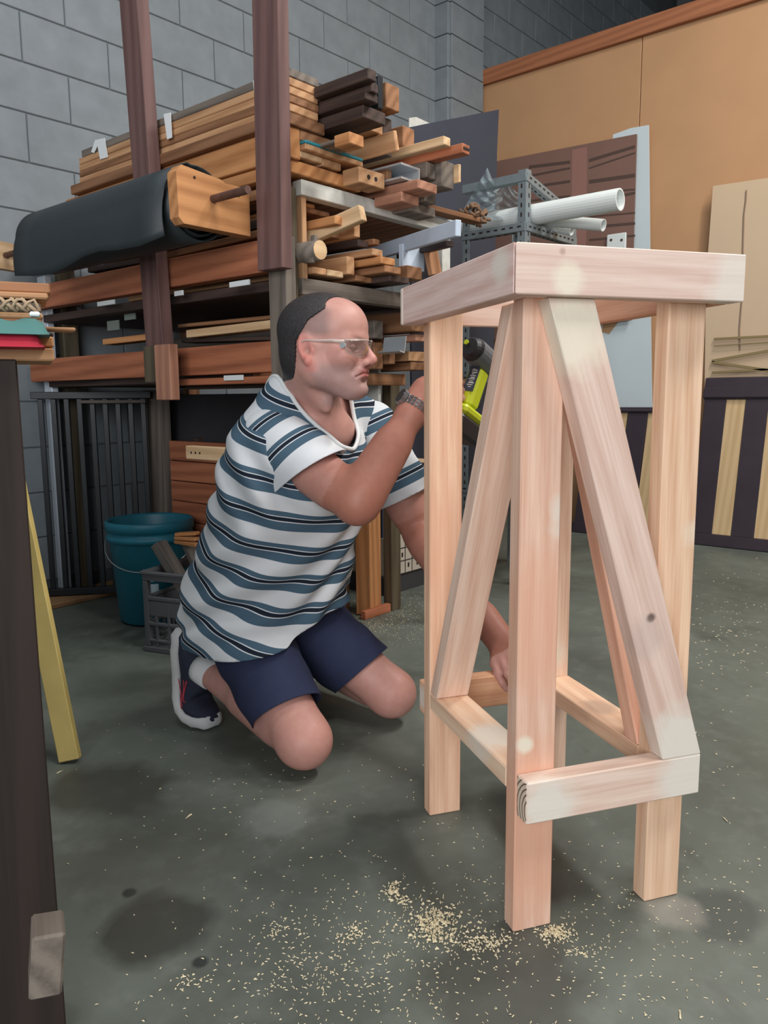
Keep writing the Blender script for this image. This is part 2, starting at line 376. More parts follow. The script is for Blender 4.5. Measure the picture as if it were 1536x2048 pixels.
# front brace: board flat in the front plane, foot on the front stretcher, head under the top rail
brace('brace', [(0.252, zt), (0.328, zt), (0.098, zb), (0.022, zb)], 'r', -T7, T7-0.0005, pine('pine_brace_front', srgb(228, 202, 188), srgb(196, 160, 142), [(.34, .0, -.01, .07, PALE, .9), (-.36, .0, -.01, .07, WT, .9), (-.13, .0, -.02, .009, srgb(70, 50, 40), .9), (-.16, -.02, -.02, .04, srgb(190, 170, 165), .4)]), (-0.25, 0.72))
zs = z0+0.03+T7+0.0006
brace('brace', [(b_-0.001, zs), (b_-0.038, zs), (T7+0.002, zb), (T7+0.040, zb)], 'l', 0.0005, W7-0.001, pine('pine_brace_left', srgb(236, 208, 188), srgb(206, 162, 138)), (-0.3, 0.72))
brace('brace', [(T7+0.002, zs), (T7+0.040, zs), (b_-0.001, zb), (b_-0.038, zb)], 'l', a_+0.0005, W7-0.001, pine('pine_brace_right', srgb(232, 186, 160), srgb(206, 148, 122)), (0.3, 0.72))

# end grain of the front stretcher and of the left leg feet: growth rings
m, nt, bs = new_mat('end_grain_rings'); tc = N(nt, 'ShaderNodeTexCoord'); mp_ = N(nt, 'ShaderNodeMapping'); nt.links.new(tc.outputs['Object'], mp_.inputs[0]); mp_.inputs['Location'].default_value = (0, .035, .012)
w = N(nt, 'ShaderNodeTexWave'); w.wave_type = 'RINGS'; w.rings_direction = 'X'; nt.links.new(mp_.outputs[0], w.inputs[0]); w.inputs['Scale'].default_value = 38; w.inputs['Distortion'].default_value = .6; w.inputs['Detail Scale'].default_value = 3
nt.links.new(ramp(nt, w.outputs['Fac'], [(.12, srgb(120, 96, 80)), (.38, srgb(226, 206, 184))]), bs.inputs['Base Color']); bs.inputs['Roughness'].default_value = .7
obj('end_grain', box_mesh(.0008, T7-.004, W7-.004, .0001), m, stool, frame(SP(.0021, -T7/2, z0+W7/2), S_R))

# ================================================================ TIMBER RACK
W_or = wood('orange_pine', srgb(204, 146, 96), srgb(164, 108, 66), varv=0.12)
W_rb = wood('red_brown_timber', srgb(184, 116, 84), srgb(140, 82, 58), varv=0.10)
W_br = wood('brown_timber', srgb(160, 116, 84), srgb(118, 80, 54), varv=0.18)
W_tan = wood('tan_timber', srgb(200, 156, 116), srgb(164, 118, 82), varv=0.15)
W_lt = wood('light_timber', srgb(222, 190, 150), srgb(192, 154, 114), varv=0.10)
W_gr = wood('grey_weathered_timber', srgb(128, 118, 108), srgb(92, 84, 78), varv=0.12)
W_dk = wood('dark_stained_timber', srgb(82, 66, 60), srgb(52, 42, 40), varv=0.15)
W_post = wood('purple_brown_post', srgb(116, 88, 84), srgb(90, 66, 64), varv=0.05)
W_old = wood('old_olive_timber', srgb(104, 94, 76), srgb(72, 64, 50), varv=0.05)
W_pink = wood('pinkish_timber', srgb(186, 136, 112), srgb(150, 104, 84), varv=0.05)
M_wp = plain('chipped_white_paint', srgb(206, 206, 198), 0.7, var=0.12, scale=25, bmp=0.2)
M_white = plain('white_paper', srgb(232, 236, 236), 0.8)
M_blk = plain('black_steel', srgb(38, 42, 46), 0.45, 0.3, var=0.15, scale=30)
M_al = plain('brushed_aluminium', srgb(200, 208, 214), 0.4, 0.6)
M_teal = plain('teal_paint', srgb(50, 140, 156), 0.6)
M_bluew = plain('pale_blue_paint', srgb(196, 210, 226), 0.6, var=0.06, scale=12)
M_hole = plain('dark_hole', srgb(40, 28, 22), 0.9)

XS, YE = 1.62, 1.75
rack = thing('timber_rack', (1.62, 1.75, 0), 'tall home-built timber storage rack against the block wall', 'rack')
pz = lambda x, y, X=XS: PX(x, y, X)
# tall posts on the long side
p = pz(550, 540, 1.565); beam('post', (1.565, p.y, p.z), (1.565, p.y-0.02, 2.75), 0.105, 0.04, W_post, rack, up=(-1, 0, 0))
p = pz(566, 545, 1.60); beam('lower_post', (1.61, p.y+0.015, 0), (1.61, p.y+0.015, p.z+0.1), 0.075, 0.04, W_gr, rack, up=(-1, 0, 0))
beam('post', (1.575, 2.325, 1.0), (1.575, 2.405, 2.7), 0.098, 0.045, W_post, rack, up=(-1, 0, 0))
q0 = pz(327, 690, 1.54); q1 = pz(332, 800, 1.54); beam('post_cleat', (1.535, q0.y-.02, q0.z), (1.535, q1.y-.02, q1.z), 0.085, 0.034, W_pink, rack, up=(-1, 0, 0))
beam('post_cleat', (1.55, q0.y+0.075, q0.z), (1.55, q0.y+0.075, q0.z-.12), 0.075, 0.03, W_old, rack, up=(-1, 0, 0))
lp_ = PX(318, 900, 2.03); beam('lower_post', (2.03, lp_.y, 0), (2.03, lp_.y, 0.92), 0.135, 0.045, W_gr, rack, up=(-1, 0, 0))
beam('corner_post', (1.655, 1.78, 0), (1.655, 1.78, 1.49), 0.05, 0.05, W_old, rack)
beam('corner_post', (1.70, 1.765, 0.98), (1.70, 1.765, 1.49), 0.02, 0.04, W_tan, rack)
pr = PY(893, 480, YE); beam('corner_post', (pr.x, YE+.02, 0), (pr.x, YE+.02, 1.47), 0.05, 0.04, M_wp, rack)
beam('back_post', (1.80, 3.35, 0), (1.80, 3.35, 1.475), 0.07, 0.045, W_old, rack)
beam('back_post', (2.44, 3.35, 0), (2.44, 3.35, 1.475), 0.07, 0.045, W_br, rack)
fpst = FL(785, 1218); beam('middle_post', (fpst.x, fpst.y, 0), (fpst.x, fpst.y, .97), 0.06, 0.045, W_old, rack)
# long side beams and shelf edges
box('side_beam', (1.612, 1.80, 1.252), (1.655, 3.36, 1.345), W_rb, rack)
box('side_beam', (1.622, 1.80, 0.958), (1.665, 3.36, 1.05), W_rb, rack)
box('side_beam', (1.612, 1.80, 0.925), (1.65, 2.30, 0.946), W_rb, rack)
box('shelf_edge', (1.682, 1.735, 1.468), (2.47, 1.775, 1.512), M_wp, rack)
box('shelf_board', (1.66, 1.775, 1.478), (2.47, 3.30, 1.508), W_br, rack)
box('shelf_edge', (1.682, 1.74, 1.185), (2.42, 1.78, 1.233), W_gr, rack)
box('shelf_board', (1.665, 1.78, 1.205), (2.42, 3.30, 1.235), W_dk, rack)
box('shelf_edge', (1.682, 1.94, 0.925), (2.42, 1.98, 0.968), W_br, rack)
box('shelf_board', (1.67, 1.98, 0.935), (2.42, 3.30, 0.962), W_dk, rack)
# name tags tucked under the beams
for (x0, y0, x1, y1) in ((196, 600, 229, 612), (350, 581, 366, 592), (460, 561, 499, 573), (449, 750, 486, 761)):
    a, b = pz(x0, y1, 1.605), pz(x1, y0, 1.605)
    box('shelf_tag', (1.602, min(a.y, b.y), (a.z+b.z)/2-.008), (1.608, max(a.y, b.y), (a.z+b.z)/2+.008), M_white, rack, b=.0005)
for (x0, y0, x1, y1) in ((251, 626, 271, 641), (217, 640, 238, 662)):
    a, b = pz(x0, y1, 1.72), pz(x1, y0, 1.72)
    box('shelf_tag', (1.715, min(a.y, b.y), min(a.z, b.z)), (1.722, max(a.y, b.y), max(a.z, b.z)), plain('grey_tag', srgb(130, 140, 132), .8), rack, b=.0005)

# ---------------------------------------------------------------- timbers on the rack
OBST = [(1.682, 2.47, 1.735, 3.3, 1.468, 1.512), (1.665, 2.42, 1.74, 3.3, 1.185, 1.2355), (1.67, 2.42, 1.94, 3.3, .925, .9685), (1.63, 1.681, 1.755, 1.805, 0, 1.49),
        (1.545, 1.585, 1.70, 1.86, 1.2, 2.7), (1.68, 1.72, 1.755, 1.775, .98, 1.49), (pr.x-.025, pr.x+.025, 1.75, 1.79, 0, 1.47), (1.612, 1.655, 1.8, 3.36, 1.252, 1.345), (1.622, 1.665, 1.8, 3.36, .958, 1.05)]
def fit_in(x0, x1, z0, z1, y0, y1):
    """Trim a timber so that it lies against, not inside, what is already on the rack."""
    for _ in range(3):
        for (a0, a1, b0, b1, c0, c1) in OBST:
            ox, oy, oz = min(x1, a1)-max(x0, a0), min(y1, b1)-max(y0, b0), min(z1, c1)-max(z0, c0)
            if ox <= .0005 or oy <= .0005 or oz <= .0005: continue
            fx, fz = ox/(x1-x0), oz/(z1-z0)
            if min(fx, fz) < 0.62:
                if fx < fz:
                    if (x0+x1) < (a0+a1): x1 = a0-.0006
                    else: x0 = a1+.0006
                else:
                    if (z0+z1) < (c0+c1): z1 = c0-.0006
                    else: z0 = c1+.0006
            elif b0-y0 > .03: y1 = b0-.0006
            else: z0, z1 = (c1+.0006, c1+.0006+max(.012, (z1-z0)*.6)) if (z0+z1) >= (c0+c1) else (c0-.0006-max(.012, (z1-z0)*.6), c0-.0006)
    OBST.append((x0, x1, y0, y1, z0, z1))
    return x0, x1, z0, z1, y1
def timber(xl, yt, yb, w, Ye, mt, label, L=1.3, group='timbers on the rack', name='timber_plank', dx=0.0, holes=0, cat='plank', lift=0.0):
    """A timber lying along Y; (xl, yt..yb) is the left edge of its near end in the photo, w its width."""
    a, b = PY(xl, yt, Ye), PY(xl, yb, Ye)
    L = min(L, 3.34-Ye)
    x0, x1, z0, z1, y1 = fit_in(a.x+dx, a.x+dx+w, b.z+lift, a.z+lift, Ye, Ye+L)
    w, h, L = x1-x0, z1-z0, y1-Ye
    ctr = V(((x0+x1)/2, Ye+L/2, (z0+z1)/2))
    o = obj(name, box_mesh(L, w, h, 0.0025), mt, None, frame(ctr, (0, 1, 0)))
    tag(o, label, cat, group)
    for k in range(holes):
        hx = ctr.x + (k-(holes-1)/2)*w*0.28
        hm = tube_mesh([(hx, Ye-0.0012, ctr.z), (hx, Ye+0.004, ctr.z)], min(0.007, h*0.18), 10)
        obj('nail_hole', hm, M_hole, o, Matrix.Identity(4))
    return o
SG = 'planks of the neat stack on top of the rack'
timber(577, 133, 151, .12, 1.71, W_gr, 'grey weathered plank topping the neat stack on the rack', 1.12, SG)
for (yt, yb, w, mt, lb) in ((152, 169, .122, W_tan, 'thin tan plank just under the grey plank of the neat stack'), (170, 186, .116, W_tan, 'thin tan plank third from the top of the neat stack'), (187, 203, .12, W_br, 'thin brown plank fourth from the top of the neat stack'), (204, 221, .118, W_tan, 'thin tan plank right above the proud brown plank')):
    timber(577, yt, yb, w, 1.71, mt, lb, 1.14, SG)
timber(577, 222, 246, .16, 1.71, W_br, 'brown plank standing proud at the middle of the neat stack', 1.18, SG, dx=-.015)
timber(581, 247, 314, .042, 1.72, W_or, 'tall bright orange plank set on edge below the neat stack', 1.26, SG, dx=-.005)
timber(601, 247, 280, .15, 1.72, W_br, 'brown plank wedged beside the tall orange plank', 1.2)
timber(600, 282, 294, .27, 1.70, W_tan, 'wide thin board with a teal painted edge below', 1.2)
bl = timber(600, 274.5, 281, .27, 1.699, M_teal, 'teal painted board edge lying on the pile', .9)
timber(601, 296, 313, .09, 1.72, W_lt, 'short pale plank under the teal edged board', 1.1)
timber(643, 309, 330, .085, 1.72, W_tan, 'short tan plank beside the pale one under the teal edge', 1.1)
timber(582, 316, 344, .30, 1.73, W_or, 'wide orange plank lying straight on the white shelf edge', 1.3, dx=.0)
# dark boards sticking out on the right of the stack
for (x, yt, yb, w, ye, lb) in ((736, 134, 157, .035, 1.50, 'dark stained board with a raised corner on top of the pile'), (733, 158, 178, .05, 1.52, 'dark stained board second from the top of the pile'),
                               (728, 180, 196, .06, 1.53, 'dark stained board third from the top of the pile'), (716, 198, 230, .12, 1.56, 'broad dark board under the dark boards on the pile')):
    timber(x, yt, yb, w, ye, W_dk, lb, 1.4)
timber(745, 153, 200, .022, 1.60, M_blk, 'black steel channel beside the dark boards', 1.2, name='steel_channel', cat='channel')
timber(757, 150, 216, .022, 1.62, M_blk, 'taller black steel channel next to the brown offcut', 1.2, name='steel_channel', cat='channel')
timber(772, 163, 214, .065, 1.63, W_br, 'split brown offcut standing beside the black channels', .9)
timber(678, 234, 289, .085, 1.62, W_gr, 'square grey weathered post end in the middle of the pile', 1.3)
timber(699, 262, 286, .06, 1.55, W_or, 'small orange offcut resting before the grey post end', .06, name='timber_offcut')
timber(722, 234, 254, .10, 1.64, W_tan, 'tan batten above the dark gap of the pile', 1.1)
timber(765, 232, 308, .045, 1.66, W_dk, 'dark board standing on edge beside the drilled strip', 1.2)
o = timber(790, 240, 300, .016, 1.58, W_tan, 'tan drilled strip leaning on the dark upright board', 1.0); o.matrix_basis = o.matrix_basis @ Matrix.Rotation(-.25, 4, 'X')
timber(806, 250, 292, .06, 1.68, W_br, 'brown block behind the drilled strip', 1.0)
timber(718, 332, 364, .12, 1.66, W_tan, 'tan block with two nail holes on the white shelf edge', 1.1, holes=2)
timber(775, 335, 366, .022, 1.67, W_br, 'thin brown block next to the block with nail holes', 1.1)
# aluminium channel, open towards the room
a, b = PY(802, 324, 1.60), PY(802, 356, 1.60); hh = a.z-b.z; ww = .095
prof = [(-ww/2, -hh/2), (ww/2, -hh/2), (ww/2, hh/2), (-ww/2, hh/2), (-ww/2, hh/2-.006), (ww/2-.006, hh/2-.006), (ww/2-.006, -hh/2+.006), (-ww/2, -hh/2+.006)]
tag(obj('aluminium_channel', prism_mesh(prof, 1.0), M_al, None, Matrix.Translation((a.x+ww/2, 1.60+.5, (a.z+b.z)/2))), 'white aluminium channel lying among the timbers', 'channel')
timber(836, 357, 376, .10, 1.56, W_pink, 'pinkish plank sticking out below the aluminium channel', 1.3)
timber(853, 322, 354, .05, 1.60, W_gr, 'short grey post beside the aluminium channel', 1.1)
timber(883, 318, 372, .07, 1.58, W_gr, 'tall grey post right of the aluminium channel', 1.1)
timber(925, 285, 305, .06, 1.47, W_rb, 'reddish plank with three holes sticking far out', 1.5, holes=3)
timber(888, 279, 297, .035, 1.50, W_lt, 'pale batten resting beside the drilled reddish plank', 1.3, lift=.012)
timber(912, 325, 362, .03, 1.56, W_lt, 'pale block under the drilled reddish plank', .9)
timber(803, 379, 402, .09, 1.62, W_pink, 'purple brown block under the aluminium channel', 1.2)
timber(850, 382, 408, .06, 1.63, W_gr, 'grey block beside the purple brown block', 1.2)
timber(812, 412, 432, .16, 1.66, W_gr, 'grey slab lying on the right end of the white shelf', 1.2, lift=.02)
# middle shelf
timber(609, 393, 406, .045, 1.79, W_or, 'small bright orange block high on the middle shelf', 1.0, lift=0)
timber(609, 407, 423, .11, 1.79, W_br, 'brown plank under the bright orange block', 1.2)
timber(670, 430, 448, .05, 1.66, W_or, 'orange plank with a whitewashed end on the middle shelf', 1.3)
timber(640, 452, 470, .09, 1.76, W_br, 'brown plank below the whitewashed orange plank', 1.2)
beam_pts = (PY(658, 470, 1.70), PY(716, 428, 1.62))
tag(beam('timber_offcut', beam_pts[0]+V((0, .12, 0)), beam_pts[1]+V((0, -.02, 0)), .03, .045, W_lt), 'pale offcut lying aslant across the middle shelf', 'plank', 'timbers on the rack')
timber(694, 432, 470, .05, 1.70, W_tan, 'tan block end behind the slanting pale offcut', 1.1, dx=.01)
# round log with bark
lg0 = PY(640, 500, 1.68)
log = thing('timber_log', lg0, 'short round log with silvery bark on the middle shelf', 'log')
obj('bark', tube_mesh([lg0, lg0+V((0, .3, .0)), lg0+V((-.01, .7, .01))], [.030, .033, .032], 14), W_gr, log, smooth=True)
obj('sawn_end', tube_mesh([lg0+V((0, -.002, 0)), lg0+V((0, .004, 0))], .0275, 14), W_lt, log)
bz = PY(622, 505, 1.70)
tag(beam('bark_strip', bz+V((0, 0, -.03)), bz+V((.015, .0, .05)), .02, .012, W_gr), 'silvery bark strip leaning on the round log', 'bark')
for (x, yt, yb, w, ye, mt, lb) in ((745, 496, 510, .05, 1.66, W_tan, 'upper tan plank of the loose pile on the middle shelf'), (762, 512, 527, .07, 1.64, W_or, 'orange plank in the loose pile on the middle shelf'),
                                   (770, 530, 544, .08, 1.64, W_br, 'brown plank low in the loose pile on the middle shelf'), (716, 478, 492, .05, 1.72, W_dk, 'dark plank atop the loose pile on the middle shelf'),
                                   (735, 474, 486, .06, 1.70, W_br, 'brown batten atop the loose pile on the middle shelf'), (694, 512, 548, .035, 1.72, W_tan, 'tan plank on edge left of the loose pile'),
                                   (780, 548, 562, .10, 1.66, W_dk, 'dark plank at the foot of the loose pile'), (815, 530, 556, .08, 1.68, W_br, 'brown block at the right of the loose pile')):
    timber(x, yt, yb, w, ye, mt, lb, 1.2)
for (x, yt, yb, w, mt, lb) in ((609, 533, 547, .095, W_tan, 'tan batten lying on the dark shelf edge'), (655, 541, 554, .085, W_lt, 'pale batten lying on the dark shelf edge'), (712, 552, 564, .10, W_br, 'brown batten lying on the dark shelf edge')):
    timber(x, yt, yb, w, 1.735, mt, lb, 1.0, lift=.004)
tag(beam('painted_plank', PY(917, 456, 1.42), PY(800, 500, 1.85)+V((0, .15, 0)), .02, .048, M_bluew), 'pale blue painted plank poking out of the middle shelf', 'plank')
tag(beam('timber_plank', PY(900, 487, 1.55), PY(800, 512, 1.9), .03, .02, W_dk), 'dark batten below the pale blue painted plank', 'plank')
a = PY(806, 505, 1.73); tag(box('painted_board', (a.x, 1.73, a.z-.05), (a.x+.12, 1.75, a.z+.03), M_bluew), 'pale blue board standing at the back of the middle shelf', 'board')
a = PY(855, 496, 1.70); tag(beam('timber_plank', (a.x+.03, 1.71, a.z), (a.x+.045, 1.70, a.z-.085), .02, .06, W_br, up=(1, 0, 0)), 'brown board leaning by the white corner post', 'plank')
# lower shelf: planks seen between the man and the stool, and along the long side
for (x, yt, yb, w, ye, mt, lb) in ((825, 622, 662, .09, 1.78, W_br, 'broad brown plank topping the lower shelf pile'), (832, 668, 682, .05, 1.80, W_pink, 'pinkish batten under the broad brown plank'),
                                   (818, 702, 722, .10, 1.84, W_tan, 'tan plank low in the lower shelf pile'), (780, 690, 728, .03, 1.86, W_br, 'brown plank on edge in the lower shelf pile'),
                                   (822, 724, 740, .09, 1.84, W_br, 'brown plank lying on the lower shelf edge'), (748, 640, 676, .05, 1.86, W_gr, 'grey plank left in the lower shelf pile'), (748, 684, 738, .05, 1.88, W_br, 'brown plank left of the plank on edge')):
    timber(x, yt, yb, w, ye, mt, lb, 1.2)
a = PY(775, 690, 1.83)
prof = [(-.014, -.03), (.014, -.03), (.014, .03), (.010, .03), (.010, -.026), (-.014, -.026)]
tag(obj('aluminium_angle', prism_mesh(prof, .10), M_al, None, Matrix.Translation((a.x-.01, 1.80, a.z)) @ Matrix.Rotation(.2, 4, 'Y')), 'bright aluminium angle strip on the lower shelf', 'strip')
# planks lying behind the side beams (long sides seen)
def side_plank(x0, y0, x1, y1, h, w, X, mt, label, group='planks on the long side of the rack'):
    a, b = pz(x0, y0, X), pz(x1, y1, X)
    return tag(beam('timber_plank', (X+w/2, a.y, a.z), (X+w/2, b.y, b.z), w, h, mt), label, 'plank', group)
side_plank(352, 506, 535, 462, .022, .09, 1.66, W_br, 'brown plank with knots above the upper side beam')
side_plank(352, 486, 532, 443, .026, .09, 1.68, W_dk, 'dark plank under the black roll')
side_plank(175, 540, 285, 520, .020, .09, 1.68, W_dk, 'dark plank behind the far half of the upper side beam')
side_plank(372, 668, 545, 648, .026, .06, 1.665, W_lt, 'pale plank with white end lying on the lower side beam')
side_plank(355, 652, 545, 634, .012, .08, 1.70, W_br, 'thin brown plank above the pale plank with white end')
side_plank(205, 684, 300, 673, .022, .06, 1.68, W_or, 'short orange plank on the far half of the lower side beam')
side_plank(362, 682, 545, 676, .012, .07, 1.70, W_dk, 'thin dark plank just above the lower side beam')
side_plank(370, 762, 545, 756, .014, .05, 1.66, W_or, 'thin orange batten under the lower side beam')
side_plank(370, 776, 545, 772, .010, .05, 1.68, W_dk, 'thin dark batten under the lower side beam')
a = pz(85, 600, 1.70); b = pz(170, 628, 1.9)
tag(beam('painted_plank', a, b, .02, .03, M_bluew), 'pale blue painted plank in the dark far bay of the rack', 'plank')
# white paper tags over the neat stack
def paper(name, pts, X, label, t=.0012):
    ps = [pz(x, y, X) for x, y in pts]; n = len(ps)
    vs = [tuple(p) for p in ps]+[(p.x+t, p.y, p.z) for p in ps]
    fs = [tuple(range(n)), tuple(reversed(range(n, 2*n)))]+[(i, n+i, n+(i+1) % n, (i+1) % n) for i in range(n)]
    return tag(obj(name, mesh_from(vs, fs), M_white), label, 'tag')
paper('paper_tag', [(182, 304), (190, 280), (209, 276), (216, 314), (200, 319), (195, 292), (188, 306)], 1.612, 'white two-tailed paper tag on the far end of the neat stack')
paper('paper_tag', [(327, 228), (341, 225), (344, 275), (334, 279)], 1.600, 'white paper tag hanging beside the middle rack post')
paper('paper_tag', [(506, 161), (517, 157), (518, 218), (511, 222)], 1.600, 'white paper tag hanging next to the tall near post')

# ---------------------------------------------------------------- black roll on its rod
M_rub = plain('black_rubber_sheet', srgb(46, 54, 58), 0.55, var=0.10, scale=8)
ax, rr_ = 1.425, 0.105
c0 = PX(404, 408, ax); zc = c0.z
yn, yf = c0.y+.02, PX(44, 480, ax-.09).y
roll = thing('rubber_roll', (ax, yn, zc), 'thick roll of black rubber sheet hung along the rack', 'roll')
# spiral body
turns, n = 5.0, 150
vs, fs = [], []
sp = []
for i in range(n+1):
    t = i/n; r = 0.028 + (rr_-0.028)*t; a = t*turns*2*math.pi
    sp.append((a, r))
a_end = sp[-1][0]
sp2 = [(math.cos(a-a_end+math.radians(100))*r, math.sin(a-a_end+math.radians(100))*r) for a, r in sp]
# loose flap: leaves the roll over its top and hangs down on the open side
last = sp2[-1]
flap = []
for k in range(1, 15):
    t = k/14; ang = math.radians(100)+t*math.radians(75); rr2 = rr_+.006
    flap.append((math.cos(ang)*rr2, math.sin(ang)*rr2))
for k in range(1, 7): flap.append((-rr_-.008-.006*math.sin(k*.5), math.sin(math.radians(175))*rr_-k*.018))
prof = sp2+flap
m_ = len(prof); thick = .004
NY = 9
for j in range(NY):
    y = yn+(yf-yn)*j/(NY-1)
    for i, (px_, pz_) in enumerate(prof):
        k = max(0, i-n-14)/6
        sag = .012*math.sin(j*1.3)*k
        vs.append((ax+px_-.01*k*math.sin(j*.9), y+(.0), zc+pz_-sag-.028*k*(j/(NY-1))))
for j in range(NY-1):
    for i in range(m_-1): fs.append((j*m_+i, j*m_+i+1, (j+1)*m_+i+1, (j+1)*m_+i))
me = mesh_from(vs, fs); ro = obj('sheet', me, M_rub, roll, smooth=True)
sm = ro.modifiers.new('solid', 'SOLIDIFY'); sm.thickness = thick; sm.offset = 0
obj('core', tube_mesh([(ax, yn+.012, zc), (ax, yf-.01, zc)], .03, 20), plain('cardboard_core', srgb(60, 56, 52), .8), roll, smooth=False)
M_rod = plain('rusty_rod', srgb(96, 70, 62), 0.6, .3, var=.2, scale=40)
rod0 = PX(496, 374, ax)
tag(obj('steel_rod', tube_mesh([(ax, rod0.y+.0, zc+.005), (ax, 3.36, zc+.005)], .011, 14), M_rod), 'rusty steel rod through the black roll', 'rod')
by = PX(440, 330, 1.33).y
# bracket: two boards carrying the rod, one with a rounded nose
poly = [(-.115, -.06), (-.10, -.075), (.13, -.075), (.13, .055), (.045, .055), (.03, .062), (-.10, .075), (-.118, .055)]
br = obj('roll_bracket', prism_mesh(poly, .04), W_or, None, Matrix.Translation((ax+.0, yn-.05, zc+.0))); tag(br, 'orange pine bracket board holding the rod of the roll', 'bracket')
for (dx, dz) in ((-.06, .05), (.09, .03)): obj('screw_hole', tube_mesh([(ax+dx, yn-.0712, zc+dz), (ax+dx, yn-.066, zc+dz)], .004, 8), M_hole, br)
poly2 = [(-.10, -.04), (.10, -.05), (.10, .05), (-.10, .06)]
tag(obj('roll_bracket', prism_mesh(poly2, .04), W_lt, None, Matrix.Translation((ax-.02, 3.1, zc+.0))), 'pale bracket board at the wall end of the roll', 'bracket')

# ================================================================ UNDER AND BEHIND THE RACK
# black steel grille with upright bars
grl = thing('steel_grille', (1.56, 2.8, 0.07), 'black steel grille of upright bars leaning under the rack', 'grille')
gA = PY(60, 757, 3.33); gB = PY(300, 755, 3.02); gA = V((gA.x, gA.y, 0)); gB = V((gB.x, gB.y, 0)); gd = (gB-gA).normalized(); gn = V((gd.y, -gd.x, 0))
ZT = .900
beam('top_rail', gA+V((0, 0, ZT)), gB+V((0, 0, ZT)), .036, .030, M_blk, grl)
beam('top_rail', gA+gd*.2+gn*.03+V((0, 0, ZT-.028)), gB-gd*.02+gn*.03+V((0, 0, ZT-.028)), .02, .014, plain('dusty_steel', srgb(96, 88, 82), .7), grl)
gL = (gB-gA).length
for i in range(9):
    c = gA+gd*(.035+i*(gL-.07)/8); beam('bar', c+V((0, 0, .055)), c+V((0, 0, ZT-.015)), .022, .018, M_blk, grl, up=gn)
beam('bottom_rail', gA+V((0, 0, .04)), gB+V((0, 0, .04)), .03, .03, M_blk, grl)
# pale steel upright by the wall
a = PX(88, 560, 1.70)
tag(beam('aluminium_upright', (1.70, a.y, 0.0), (1.70, a.y, 1.40), .065, .03, plain('pale_aluminium', srgb(226, 234, 244), .45, .2), up=(-1, 0, 0)), 'pale aluminium upright standing by the block wall', 'upright')
# plywood offcut on the floor
W_ply = wood('dusty_plywood', srgb(176, 138, 100), srgb(146, 108, 76), varv=0)
c1, c2 = FL(88, 1224), FL(222, 1192)
d = (c2-c1).normalized()
tag(beam('plywood_sheet', c1+V((0, 0.10, .011))-d*.1, c2+V((0, .10, .011))+d*.15, .19, .02, W_ply), 'dusty plywood offcut lying under the black grille', 'plywood')
# reddish slatted panel standing inside the rack
pan = thing('slatted_panel', (1.95, 2.1, 0), 'reddish brown slatted timber panel standing behind the milk crate', 'panel')
for k in range(8):
    box('slat', (1.95, 1.95, .03+k*.085), (1.975, 2.85, .03+k*.085+.081), W_rb, pan)
for y in (2.0, 2.68): box('batten', (1.976, y, .02), (2.0, y+.05, .72), W_dk, pan)
a, b = PX(379, 904, 1.52), PX(470, 897, 1.52)
hp = tag(beam('timber_plank', (1.52, a.y, a.z), (1.52, b.y-.12, a.z+.0), .03, .042, W_lt), 'pale plank with three screw holes jutting out behind the man', 'plank')
for k in range(3): obj('screw_hole', tube_mesh([(1.5045, a.y-.03-k*.022, a.z), (1.51, a.y-.03-k*.022, a.z)], .004, 8), M_hole, hp)
# dark cabinet carcases deep under the rack
M_cab = plain('dark_grey_carcase', srgb(62, 60, 64), .6, var=.1, scale=6)
cb = thing('dark_cabinet', (2.1, 2.5, 0), 'dark grey open cabinet deep under the rack', 'cabinet')
box('back_panel', (2.13, 3.28, .0), (2.95, 3.30, .90), M_cab, cb)
box('side_panel', (2.13, 2.45, .0), (2.16, 3.28, .90), M_cab, cb)
for z in (.02, .46, .88): box('shelf', (2.16, 2.45, z-.015), (2.95, 3.28, z+.015), M_cab, cb)
for x in (2.3, 2.5, 2.7): box('upright', (x, 2.46, .035), (x+.02, 2.48, .445), M_al, cb)
# boards standing beside the man
b0 = FL(738, 1226); b1 = FL(690, 1216)
tag(beam('timber_board', (b0.x, b0.y, .004), (b0.x+.0, b0.y+.0, .80), .065, .10, W_or, up=(1, .25, 0)), 'orange timber board standing on end beside the kneeling man', 'board')
tag(beam('timber_board', (b0.x-.07, b0.y+.10, .002), (b0.x-.05, b0.y+.12, .75), .02, .13, W_br, up=(1, .2, 0)), 'dull brown board standing behind the orange board', 'board')
tag(box('timber_offcut', (b0.x-.09, b0.y-.06, 0), (b0.x+.07, b0.y-.035, .035), W_rb), 'red brown offcut lying at the foot of the orange board', 'offcut')
a = PX(738, 800, 2.30); tag(box('white_tray', (2.30, a.y-.05, a.z-.05), (2.315, a.y+.06, a.z+.15), M_wp), 'small white painted tray standing on edge behind the man', 'tray')
